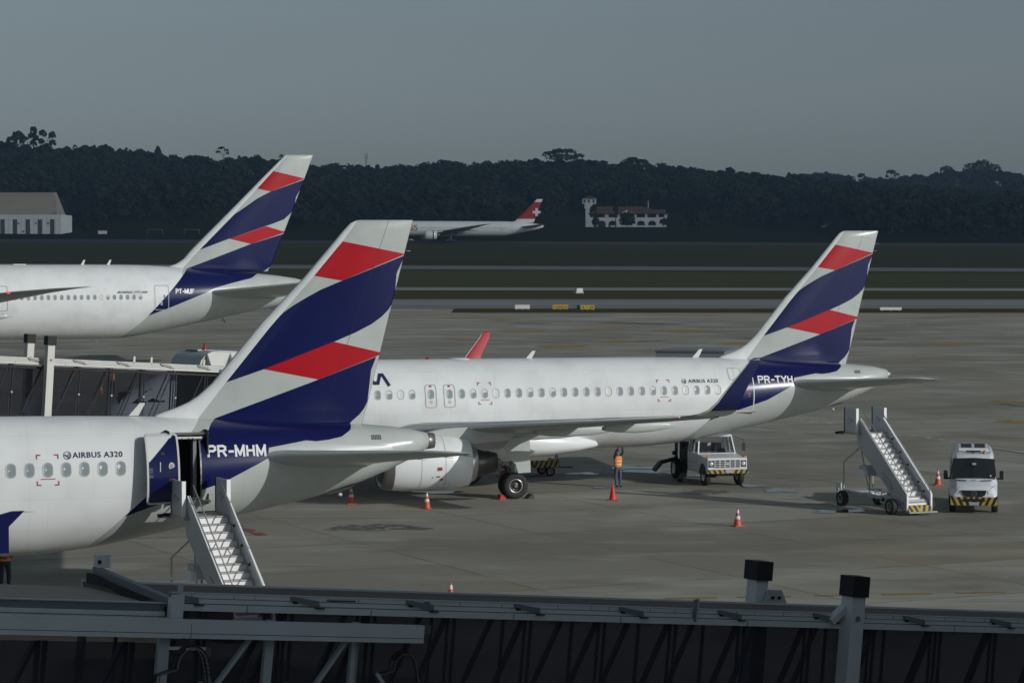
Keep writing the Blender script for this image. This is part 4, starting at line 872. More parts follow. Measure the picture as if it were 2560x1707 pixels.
# ---------------------------------------------------------------- boarding bridges
def bridge(name, P0, psi, slope, t0, t1, roof_t0, dark, label, bay, bolt0, posts, diag_light=None, fascia=M['bridge_grey'], roof=M['bridge_roof'], clip=M['bridge_dark'], clips=(), width=3.0, drop=.33, H=2.75):
    """tunnel along +X of its root; root at the near roof edge at t=0; y runs away from the camera"""
    root = empty(name, P0, psi, label, 'boarding bridge'); pitch = math.atan(slope)
    def T(t, y, h): return (t * math.cos(pitch) - h * math.sin(pitch), y, t * math.sin(pitch) + h * math.cos(pitch))   # tilted frame
    def bx(mb, ta, tb_, ya, yb, ha, hb, mat):
        vs = [T(t, y, h) for t in (ta, tb_) for y in (ya, yb) for h in (ha, hb)]
        return mb.add(vs, [(0, 1, 3, 2), (4, 6, 7, 5), (0, 4, 5, 1), (2, 3, 7, 6), (0, 2, 6, 4), (1, 5, 7, 3)], mat)
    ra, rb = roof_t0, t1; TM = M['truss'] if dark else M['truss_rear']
    mb = MB(); bx(mb, ra, rb, .05, width, -drop - .05, -drop, roof)
    o = mb.build('roof', root); m_ = MB()
    # roof edge: capping line, fascia channel, grooves and the lower rail
    mb = MB(); bx(mb, ra, rb, 0, .07, -.066, 0, fascia); bx(mb, ra, rb, .012, .06, -.074, -.067, M['cap_black']); bx(mb, ra, rb, -.006, .07, -.134, -.075, fascia); bx(mb, ra, rb, -.035, .02, -.238, -.146, fascia); bx(mb, ra, rb, .02, .07, -.236, -.136, M['bridge_dark'])
    bx(mb, ra, rb, -.004, .076, -.008, .006, M['truss_light']); bx(mb, ra, rb, width - .06, width, -drop - .1, -drop + .03, fascia)
    mb.build('roof_edge', root)
    mb = MB()
    for k in range(int((rb - ra) / .55)):
        t_ = ra + .3 + .55 * k + .13 * math.sin(k * 2.3); bx(mb, t_, t_ + .010, -.0025, .0, -.064, -.004, M['bridge_dark'])
        if k % 4 == 1: bx(mb, t_ + .2, t_ + .215, -.0375, -.035, -.236, -.150, M['bridge_dark'])
    mb.build('panel_joints', root)
    for tc_ in clips:                                    # sloping bracket plates clipped over the fascia
        if not ra < tc_ < rb: continue
        mb = MB(); a_ = [T(tc_ - .46, -.045, .0), T(tc_ - .02, -.045, -.055), T(tc_ - .0, -.045, -.145), T(tc_ - .12, -.045, -.125), T(tc_ - .46, -.045, -.055)]
        b_ = [(p[0], p[1] + .05, p[2]) for p in a_]
        mb.add(a_ + b_, [(0, 1, 2, 3, 4), (9, 8, 7, 6, 5)] + [(i, i + 5, (i + 1) % 5 + 5, (i + 1) % 5) for i in range(5)], clip); bx(mb, tc_ - .08, tc_ + .07, -.07, -.036, -.16, -.146, M['cap_black']); bx(mb, tc_ - .42, tc_ - .34, -.02, 0, -.10, -.06, M['cap_black']); mb.build('bracket', root)
    for yy, nm in ((.05, 'glass_wall'), (width - .05, 'glass_wall')):
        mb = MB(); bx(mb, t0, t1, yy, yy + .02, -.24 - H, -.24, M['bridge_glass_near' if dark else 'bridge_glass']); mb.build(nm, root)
    mb = MB(); bx(mb, t0, t1, 0, width, -.42 - H, -.24 - H, M['bridge_dark']); mb.build('floor', root)
    # frame members: verticals with bolts, and one diagonal in each bay, on both walls
    for w_, yy in ((0, .13), (1, width - .14)):
        k = 0; t = bolt0
        while t > t0 - bay: t -= bay
        mb = MB(); bolts = MB()
        while t < t1:
            if t0 < t < t1:
                if w_ == 0: bx(mb, t - .07, t - .04, yy - .02, yy + .03, -.24 - H, -.24, TM); bx(mb, t + .04, t + .07, yy - .02, yy + .03, -.24 - H, -.24, TM)
                else: bx(mb, t - .02, t + .02, yy - .02, yy + .03, -.24 - H, -.24, TM)
                if w_ == 0:
                    for hh in (-1.25, -2.35):
                        q = T(t, .03, hh); bolts.tube((q[0], .03, q[2]), (q[0], .0, q[2]), .04, .035, M['truss_light'], 10)
            ta, tb2 = max(t + .08, t0), min(t + bay - .08, t1)
            if tb2 - ta > bay * .5:
                a, b = T(ta, yy + .04, -.24 - H), T(tb2, yy + .04, -.26); mb.beam(a, b, .05 if dark else .035, .09 if dark else .035, TM, (0, 1, 0))
            t += bay
        mb.build('truss', root)
        if bolts.v: bolts.build('bolt_row', root)
    for (t, y, h0, h1, w, cap) in posts:                 # lift columns
        mb = MB(); bx(mb, t - w / 2, t + w / 2, y - w / 2, y + w / 2, h0, h1, fascia); q = T(t, y, 0)
        c = mb.build('lift_column', root); mb = MB(); bx(mb, t - w * .63, t + w * .63, y - w * .63, y + w * .63, h1 - .30 * cap, h1 + .03, M['cap_black']); mb.build('column_cap', c)
        mb = MB(); z_ = T(t, y - w / 2 - .004, -.05); mb.tube(z_, (z_[0], z_[1] - .012, z_[2]), w * .17, w * .17, M['bridge_dark'], 14); mb.build('access_cover', c)
    return root, T, bx
PSI = R(33)
P0n = (-3.54, 36.0, 6.17)
def tn(u, off=0.0):                                      # distance along the near bridge seen in photo column u
    k = (u - 1280) / F_PX; c, s_ = math.cos(PSI), math.sin(PSI)
    return (k * (P0n[1] + off * c) - (P0n[0] - off * s_)) / (c - k * s_)
cl = [tn(u) for u in (493, 797, 1085, 1353, 1614, 1860, 2097, 2322, 2539)]
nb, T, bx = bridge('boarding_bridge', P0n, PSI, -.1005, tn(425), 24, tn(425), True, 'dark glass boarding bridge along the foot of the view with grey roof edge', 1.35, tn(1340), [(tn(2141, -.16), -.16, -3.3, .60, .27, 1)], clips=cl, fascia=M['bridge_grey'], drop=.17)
# inner tunnel slid inside on the left: lower, tan roof
def inner():
    a, b = tn(-60), tn(425) + .02
    mb = MB(); bx(mb, a, b, .22, 2.75, -.26, -.22, M['bridge_roof_tan']); mb.build('roof', nb)['label'] = 'tan roof of the inner tunnel section'
    mb = MB(); bx(mb, a, b, .14, .24, -.172, -.155, M['truss_light']); bx(mb, a, b, .16, .22, -.27, -.173, M['bridge_dark']); bx(mb, a, b, .13, .22, -.62, -.275, M['bridge_grey']); bx(mb, a, b, .125, .22, -.345, -.338, M['cap_black']); mb.build('roof_edge', nb)
    mb = MB(); bx(mb, a, b, .24, .26, -3.3, -.72, M['bridge_glass_near']); mb.build('glass_wall', nb)
    mb = MB(); bx(mb, a, b, 2.7, 2.72, -3.3, -.72, M['bridge_glass_near']); mb.build('glass_wall', nb)
    mb = MB(); t = tn(133)
    for k in range(-2, 3):
        tt = t + 1.28 * k
        if a < tt < b:
            for dd in (-.05, .05): bx(mb, tt + dd - .03, tt + dd + .03, .30, .36, -3.3, -.72, M['truss'])
            q0, q1 = T(tt - 1.2, .36, -3.2), T(tt - .08, .36, -.74); mb.beam(q0, q1, .05, .12, M['truss'], (0, 1, 0))
    mb.build('truss', nb)
    # strip lying on the tan roof
    mb = MB(); p, q = T(tn(80), .9, -.385), T(tn(198), .30, -.385); mb.beam(p, q, .03, .03, M['cap_black']); mb.build('loose_strip', nb)
inner()
# big rail carried outside, ending at photo column 1070
mb = MB(); a, b = tn(-60, -.3), tn(1068, -.3); H0 = -.335
bx(mb, a, b, -.30, -.18, H0 - .180, H0, M['bridge_grey']); bx(mb, a, b, -.29, -.19, H0 - .188, H0 - .181, M['cap_black']); bx(mb, a, b, -.305, -.18, H0 - .25, H0 - .189, M['bridge_grey']); mb.build('guide_rail', nb)
# light frame members between rail and roof edge and below the rail
mb = MB()
for u0, w in ((415, .16), (680, .13), (895, .11), (1110 * 0 + 900, .03)):
    t = tn(u0, -.1); bx(mb, t - w / 2, t + w / 2, -.13, -.05, -3.2, -.33, M['truss_light'])
mb.build('support_post', nb)
for ub, ut in ((535, 660), (785, 900)):
    mb = MB(); p, q = T(tn(ub, -.1) - .15, -.10, -1.62), T(tn(ut, -.1), -.10, -.34); mb.beam(p, q, .05, .085, M['truss_light'], (0, 1, 0)); mb.build('diagonal_brace', nb)
# end frame of the outer tunnel: raised beam lying over the inner roof, and little box
mb = MB(); p, q = T(tn(268, 2.6) - .1, 2.85, .02), T(tn(425) + .05, -.05, -.14); mb.beam(p, q, .10, .10, M['bridge_dark']); p2, q2 = (p[0] - .12, p[1], p[2] - .13), (q[0] - .05, q[1], q[2] - .18); mb.beam(p2, q2, .06, .20, M['cap_black']); mb.build('end_frame', nb)
mb = MB(); mb.box((p[0] + .08, p[1] - .05, p[2] + .13), (.20, .14, .19), M['bridge_grey']); mb.tube((p[0] + .0, p[1] - .13, p[2] + .13), (p[0] + .0, p[1] - .15, p[2] + .13), .03, .03, M['black'], 10); mb.build('junction_box', nb)
mb = MB(); q = T(tn(425) - .02, -.06, -.30); bx(mb, tn(425) - .03, tn(425) + .16, -.08, .03, -.62, -.02, M['bridge_grey']); bx(mb, tn(425) + .10, tn(425) + .16, -.02, .03, -.02, .12, M['truss_light']); mb.build('corner_bracket', nb)
mb = MB(); bx(mb, tn(820), tn(886), -.03, .02, -.035, -.005, M['truss_light']); bx(mb, tn(816), tn(888), -.02, .01, -.05, -.036, M['cap_black']); mb.build('nameplate_strip', nb)
mb = MB(); bx(mb, tn(1062) , tn(1075), -.02, 0, -.09, -.02, M['mid_metal']); bx(mb, tn(1020, -.2), tn(1040, -.2), -.2, -.12, -.52, -.36, M['truss_light']); bx(mb, tn(1048, -.15), tn(1082, -.15), -.18, -.10, -.46, -.34, M['mid_metal']); mb.build('roller_bracket', nb)
for u in (1545, 2422): mb = MB(); t = tn(u, 3.0); bx(mb, t - .035, t + .035, 3.0, 3.05, -.4, .16 - .30, M['bridge_grey']); bx(mb, t - .036, t - .01, 2.99, 3.0, -.24, -.19, M['black']); mb.build('roof_stub', nb)
mb = MB(); t = tn(1742); bx(mb, t - .025, t + .02, -.05, 0, -.19, .15, M['bridge_dark']); bx(mb, t + .02, t + .05, -.05, 0, -.19, .17, M['truss_light']); mb.build('roof_stub', nb)
# rear lift column with its foot bracket, gusset at the front one
t = tn(1901, 3.23)
mb = MB(); bx(mb, t - .13, t + .13, 3.1, 3.36, -3.2, .38, M['bridge_grey']); c = mb.build('lift_column', nb)
mb = MB(); bx(mb, t - .175, t + .175, 3.05, 3.41, .23, .56, M['cap_black']); mb.build('column_cap', c)
mb = MB(); a_ = [T(t - .02, 3.02, -.20), T(t + .55, 3.02, -.20), T(t + .38, 3.02, .08), T(t + .10, 3.02, .08)]; b_ = [(p[0], p[1] + .05, p[2]) for p in a_]; mb.add(a_ + b_, [(0, 1, 2, 3), (7, 6, 5, 4)] + [(i, i + 4, (i + 1) % 4 + 4, (i + 1) % 4) for i in range(4)], M['truss_light'])
for dd in (.18, .32): q = T(t + dd, 3.01, -.05); mb.tube(q, (q[0], q[1] - .02, q[2]), .032, .032, M['black'], 10)
mb.build('foot_bracket', c)
mb = MB(); p, q = T(tn(2141) - .50, -.05, -.13), T(tn(2141) - .16, -.08, .18); mb.beam(p, q, .10, .16, M['bridge_grey'], (0, 1, 0)); mb.build('gusset', nb)
# hanging cable loops
def cable_loop(uc, vc, r, dist_y, n, name, seed):
    x, y, z = at_dist(uc, vc, dist_y); o = empty(name, (x, y, z), PSI, None); rr = random.Random(seed)
    for k in range(n):
        pts = []; a0, a1 = R(205), R(-25); kk = 1 + rr.uniform(-.10, .10); dy = rr.uniform(-.08, .08)
        for i in range(19):
            t = a0 + (a1 - a0) * i / 18; e = 1.0 + .45 * max(0, -math.sin(t)); pts.append((r * kk * math.cos(t) * e + (-.25 if math.sin(t) < -.1 and math.cos(t) < 0 else 0), dy, r * kk * 1.2 * math.sin(t)))
        pts = [(pts[0][0] - .35, dy, pts[0][2] - 1.0)] + pts + [(pts[-1][0] + .15, dy, pts[-1][2] - 1.0)]
        mb = MB(); mb.path(pts, .011, M['black'] if k % 2 else M['mid_metal'], 7); c = mb.build('cable', o)
    mb = MB(); mb.tube((0, 0, r * 1.2), (.02, 0, r * 1.2 + .30), .006, .006, M['mid_metal'], 6); mb.box((-r * .62, 0, r * .95), (.12, .14, .03), M['cap_black'], ry=-.5); mb.build('cable_clamp', o)
    return o
c1 = cable_loop(476, 1668, .24, 34.6, 5, 'cable_loop', 1); tag(c1, 'thick bundle of hanging cables looped under the left end of the rail', 'cable', 'cable loops hanging under the bridge rail')
c2 = cable_loop(1008, 1672, .20, 37.4, 4, 'cable_loop', 4); tag(c2, 'thin cables looped on a short arm below the right end of the rail', 'cable', 'cable loops hanging under the bridge rail')
mb = MB(); bx(mb, tn(425, -.1), tn(522, -.1), -.16, -.08, -.76, -.72, M['bridge_grey']); bx(mb, tn(518, -.1), tn(530, -.1), -.18, -.10, -.84, -.72, M['mid_metal']); mb.build('cable_hanger', nb)
mb = MB(); p, q = T(tn(900, -.1), -.1, -1.30), T(tn(985, -.1), -.1, -1.30); mb.beam(p, q, .05, .07, M['bridge_dark']); p, q = T(tn(955, -.1), -.12, -1.05), T(tn(985, -.1), -.14, -1.28); mb.beam(p, q, .05, .05, M['truss_light']); mb.build('cable_hanger', nb)
# ---- rear bridge, sunlit
PSB = R(36); P0b = (-14.3, 95.0, 6.90)
def tbk(u, off=0.0):
    k = (u - 1280) / F_PX; c, s_ = math.cos(PSB), math.sin(PSB)
    return (k * (P0b[1] + off * c) - (P0b[0] - off * s_)) / (c - k * s_)
bb, T2, bx2 = bridge('boarding_bridge', P0b, PSB, -.066, tbk(-40), tbk(548), tbk(-40), False, 'cream edged boarding bridge with smoked glass behind the near airliner', 1.32, tbk(201), [(tbk(122, -.3), -.3, -3.6, .78, .27, 1), (tbk(71, 3.2), 3.2, -3, .80, .27, 1)], clips=[tbk(u) + .25 for u in (82, 195, 304, 413, 506)], fascia=M['bridge_cream'], clip=M['mid_metal'])
for u in (335, 378, 510): mb = MB(); t = tbk(u); bx2(mb, t - .04, t + .04, 0, .05, -.05, .22, M['bridge_cream']); mb.build('roof_stub', bb)
# cab at the end of the bridge with a ribbed curved canopy
te = tbk(548)
mb = MB(); bx2(mb, te, te + 1.2, -.1, 3.2, -3.2, -.15, M['bridge_dark']); mb.build('cab', bb)
x0, x1 = tbk(455, 3.6), tbk(640, 3.6)
mb = MB(); prof = [(-.75, -.7), (-.78, -.2), (-.70, .15), (-.50, .40), (-.2, .52), (.15, .55)]
V = []; 
for y in (2.3, 4.6):
    for k, (dx, h) in enumerate(prof): V.append(T2(x0 + .8 + dx, y, h))
mb.add(V, [(i, i + 1, i + 7, i + 6) for i in range(5)], M['truss_light'], True); mb.build('canopy_side', bb)
mb = MB(); bx2(mb, x0 + .55, x1, 3.4, 3.46, -.25, .52, M['bridge_cream']); bx2(mb, x0 + .5, x1, 2.5, 3.5, .50, .54, M['bridge_cream']) if False else None
mb.build('canopy_panel', bb)
mb = MB(); bx2(mb, x0 + .5, x1, 3.38, 4.3, .52, .57, M['truss_light']); mb.build('canopy_top', bb)
for k in range(3):
    mb = MB(); t = x0 + .95 + k * 1.05; a_ = [T2(t, 3.4, .50), T2(t, 3.4, -.25), T2(t - .12, 2.6, -.28)]; b_ = [(p[0] + .05, p[1], p[2]) for p in a_]
    mb.add(a_ + b_, [(0, 1, 2), (5, 4, 3), (0, 3, 4, 1), (1, 4, 5, 2), (2, 5, 3, 0)], M['bridge_grey']); mb.build('canopy_rib', bb)
mb = MB(); bx2(mb, x0 + .9, x1, 2.2, 3.4, -.30, -.25, M['bridge_grey']); bx2(mb, x0 + .2, x0 + 1.3, 2.0, 2.9, -.32, -.02, M['truss_light']); mb.build('canopy_base', bb)
mb = MB(); q = T2(x0 + .62, 3.0, .55); mb.lathe([(.10, 0), (.09, .08), (.05, .12), (.04, .26), (0, .30)], M['beacon_red'], 'Z', q, 12); mb.build('beacon', bb)
# ---------------------------------------------------------------- passenger stairs
def stairs(loc, rz, label):
    root = empty('passenger_stairs', loc, rz, label, 'stairs', 'mobile passenger stairs')
    n, run, rise, y0, z0 = 14, .25, .205, -.55, .33; W = .52
    top_y, top_z = y0 + n * run, z0 + n * rise
    for k in range(n):
        mb = MB(); y, z = y0 + k * run, z0 + k * rise
        mb.box((0, y + .02, z + rise / 2 - .02), (2 * W, .02, rise - .03), M['stair_white']); mb.box((0, y + run / 2, z + rise), (2 * W, run + .03, .03), M['tread']); mb.build('step', root)
    mb = MB(); mb.box((0, top_y + .60, top_z - .04), (2 * W + .5, 1.30, .09), M['tread']); mb.box((0, top_y + 1.2, top_z - .04), (2 * W + .9, .12, .12), M['rubber']); mb.build('platform', root)
    for s in (-1, 1):
        x = s * (W + .06); sl = rise / run
        # deep side panel following the flight
        lo = [(y0 - .12, z0 - .15), (y0 + .25, z0 - .10), (top_y + .20, top_z - .55), (top_y + .28, top_z - .05), (top_y + .05, top_z + .58), (y0 - .12, z0 + .52)]
        mb = MB(); mb.prism(lo, M['stair_paint'], x - .025, x + .025, 'yz'); 
        mb.build('side_panel', root)
        mb = MB(); mb.beam((x, y0 - .14, z0 - .12), (x, y0 - .14, z0 + .55), .075, .06, M['stair_white'], (0, 1, 0)); mb.beam((x, y0 - .14, z0 + .55), (x, top_y + .05, top_z + .60), .085, .05, M['stair_white']); mb.build('panel_edge', root)
        mb = MB(); h = x - s * .14; mb.path([(h, y0 - .25, z0 + .60), (h, y0 - .2, z0 + .78), (h, top_y + .05, top_z + .92)], .022, M['frame_grey'], 8)
        for t in (.12, .5, .9): q = (h, y0 - .2 + t * (top_y + .25 - y0), z0 + .78 + t * (top_z - z0 + .14)); mb.tube(q, (x, q[1], q[2] - .22), .014, .014, M['frame_grey'], 6)
        mb.build('handrail', root)
        mb = MB()
        for t in (.10, .22, .45, .62, .80): q = (x - s * .028, y0 + t * (top_y - y0), z0 + t * (top_z - z0) + .34); mb.tube(q, (q[0] - s * .04, q[1], q[2]), .045, .045, M['black'], 10)
        mb.build('side_light', root)
        # guard panel at the landing
        gx = s * (W + .10) + (-.10 if s < 0 else .05)
        mb = MB(); mb.box((gx, top_y + .58, top_z + .52), (.06, 1.0, 1.02), M['stair_paint']); mb.box((gx, top_y + .09, top_z + .52), (.12, .05, 1.04), M['stair_white']); mb.box((gx, top_y + 1.08, top_z + .52), (.08, .06, 1.04), M['rubber']); mb.build('guard_panel', root)
        mb = MB(); pts = [(gx - .034, top_y + .58 + .20 * math.cos(t), top_z + .5 + .09 * math.sin(2 * t) * .6 + .07 * math.sin(t)) for t in np.linspace(0, 5.2, 14)]; mb.path(pts, .012, M['line_grey'], 5)
        pts = [(x + s * .03, y0 + 1.35 + .42 * math.cos(t), z0 + 1.0 + .30 * math.cos(t) + .13 * math.sin(t)) for t in np.linspace(.3, 5.6, 16)]; mb.path(pts, .014, M['line_grey'], 5); mb.build('emblem', root)
    mb = MB(); mb.prism([(y0 - .28, .16), (y0 + .25, .16), (y0 + .25, .42), (y0 - .14, .42)], M['hazard'], -W - .05, W + .05, 'yz'); mb.build('bumper', root); mb = MB(); mb.box((0.05, y0 - .34, .15), (1.35, .12, .05), M['frame_grey']); mb.build('foot_plate', root)
    # chassis
    for s in (-1, 1):
        mb = MB(); X = s * .62; mb.beam((X, -.6, .62), (X, 1.3, .66), .06, .08, M['stair_paint']); mb.beam((X, -.6, .36), (X, 1.3, .40), .06, .06, M['stair_paint'])
        for y in (-.6, -.15, .3, .8, 1.3): mb.beam((X, y, .38), (X, y, .64), .05, .05, M['stair_paint'], (0, 1, 0))
        mb.beam((X, 1.3, .60), (X, 4.3, .64), .06, .14, M['stair_paint']); mb.build('chassis_rail', root)
        mb = MB(); Z = s * .66
        mb.beam((Z * 1.1, 4.1, .75), (Z * 1.1, 4.1, 1.9), .05, .05, M['frame_grey'], (0, 1, 0)); mb.beam((Z * 1.1, 4.1, 1.9), (Z * .4, 3.5, 2.55), .045, .045, M['frame_grey']); mb.beam((Z * .4, 3.5, 2.5), (Z * .4, 3.55, top_z - .05), .07, .07, M['frame_grey'], (0, 1, 0)); mb.beam((Z * .4, 3.45, 2.5), (Z * .75, 2.5, .95), .04, .04, M['frame_grey']); mb.build('lift_frame', root)
    mb = MB()
    for y in (-.45, 1.2, 2.6, 3.92): mb.box((0, y, .60), (1.5, .07, .08), M['stair_paint'])
    mb.box((-.25, 3.1, .66), (.9, 1.1, .04), M['stair_white']); mb.build('chassis_frame', root); mb = MB(); mb.beam((-.9, 3.7, 1.35), (.3, 2.2, 1.42), .03, .05, M['stair_white']); mb.build('cross_bar', root)
    mb = MB(); mb.box((-.35, 2.75, 1.62), (.55, .5, .42), M['stair_paint']); mb.prism([(2.45, 1.38), (3.2, 1.38), (3.0, 1.66), (2.45, 1.66)], M['stair_white'], -.72, -.55, 'yz'); mb.tube((-.3, 2.7, .6), (-.3, 2.7, 1.4), .03, .03, M['frame_grey'], 8); mb.build('control_box', root)
    mb = MB()
    for z in (.78, .88, .98): mb.beam((-.65, .75, z), (-.65, 1.7, z), .03, .025, M['stair_white'])
    for y in (.75, 1.2, 1.7): mb.beam((-.65, y, .7), (-.65, y, 1.0), .03, .03, M['stair_white'], (0, 1, 0))
    mb.build('tool_rack', root)
    mb = MB(); mb.box((-.82, 4.35, .85), (.18, .2, .3), M['bridge_grey']); mb.tube((-.85, 4.4, .02), (-.85, 4.4, .95), .035, .05, M['mid_metal'], 10); mb.tube((-.78, 4.2, .35), (-.72, 4.0, .6), .05, .05, M['mid_metal'], 8); mb.build('stabiliser', root)
    mb = MB(); mb.beam((-.75, top_y + 1.1, top_z - .1), (-1.05, top_y + 1.15, top_z - .08), .04, .05, M['frame_grey']); mb.box((-1.08, top_y + 1.15, top_z - .04), (.12, .12, .10), M['rubber']); mb.build('bumper_arm', root)
    for x, y in ((-.92, 0), (.92, 0), (-.90, 3.92), (.90, 3.92)):
        o = wheel('wheel', root, (0, 0, 0), .34, .26, M['mid_metal']); o.location = (x, y, .34); o.rotation_euler = (0, 0, R(90 if x > 0 else -90) + (0))
    return root
stairs((-7.55, 73.2, 0), R(27), 'white metal stairs leading up to the open rear door of the near airliner')
stairs((16.6, 108.1, 0), R(24), 'white metal stairs standing free on the apron beside the van')
# ---------------------------------------------------------------- cones
def cone_proto(red):
    root = empty('traffic_cone'); h = .74
    def r_(z): return .165 - .145 * (z - .04) / (h - .04)
    mb = MB(); mb.box((0, 0, .02), (.42, .42, .04), M['cone_red' if red else 'cone_orange']); mb.build('base', root, bevel=.01)
    mb = MB(); mb.lathe([(r_(.04), .04), (r_(.3), .3), (r_(.72), .72), (.018, h), (0, h)], M['cone_red' if red else 'cone_orange'], 'Z', n=22); mb.build('body', root)
    if not red:
        for a, b in ((.30, .42), (.53, .66)):
            mb = MB(); mb.lathe([(r_(a) + .004, a), (r_(b) + .004, b)], M['cone_white'], 'Z', n=22); mb.build('band', root)
    else:
        mb = MB()
        for a in (.2, .3, .4, .5): mb.lathe([(r_(a) + .001, a), (r_(a) + .008, a + .012), (r_(a + .024) + .001, a + .024)], M['cone_red'], 'Z', n=22)
        mb.build('moulded_rib', root)
    return root
co = cone_proto(False); cr = cone_proto(True); first = True
for u, v, lab, rz in ((878, 1259, 'banded traffic cone under the near tailplane', .3), (1067, 1271, 'banded traffic cone in front of the engine of the middle airliner', .9), (1844, 1315, 'banded traffic cone alone on open concrete in front of the white truck', .5), (2345, 1212, 'banded traffic cone standing between the free stairs and the van', .2),
                      (1127, 1514, 'banded traffic cone at the edge of the near bridge roof', .1), (1256, 1191, 'banded traffic cone half hidden behind the main wheel', .7)):
    o = co if first else copy_tree(co); first = False; x, y, z = on_ground(u, v); o.location = (x, y, z); o.rotation_euler = (0, 0, rz); tag(o, lab, 'traffic cone', 'orange and white traffic cones on the apron')
x, y, z = on_ground(1532, 1250); cr.location = (x, y, z); tag(cr, 'plain red traffic cone beside the worker with raised arms', 'traffic cone')
o = copy_tree(co); x, y, z = on_ground(253, 985); o.location = (x, y, z); tag(o, 'banded traffic cone seen through the glass of the rear bridge', 'traffic cone', 'orange and white traffic cones on the apron')
# wheel chocks
for k, (dx, rz) in enumerate(((-.62, 0), (.66, math.pi))):
    mb = MB(); mb.prism([(-.16, 0), (.14, 0), (.14, .05), (-.05, .20), (-.10, .20)], M['cone_red' if k == 0 else 'dark_metal'], -.30, .30)
    g = Vector((far.location.x + (-10.42 + dx) * math.cos(P16) + 4.15 * math.sin(P16), far.location.y + (-10.42 + dx) * math.sin(P16) - 4.15 * math.cos(P16), 0)); o = mb.build('wheel_chock', loc=g, rz=P16 + rz)
    tag(o, ('red wheel chock before' if k == 0 else 'dark wheel chock behind') + ' the main wheel of the middle airliner', 'wheel chock', 'wheel chocks')
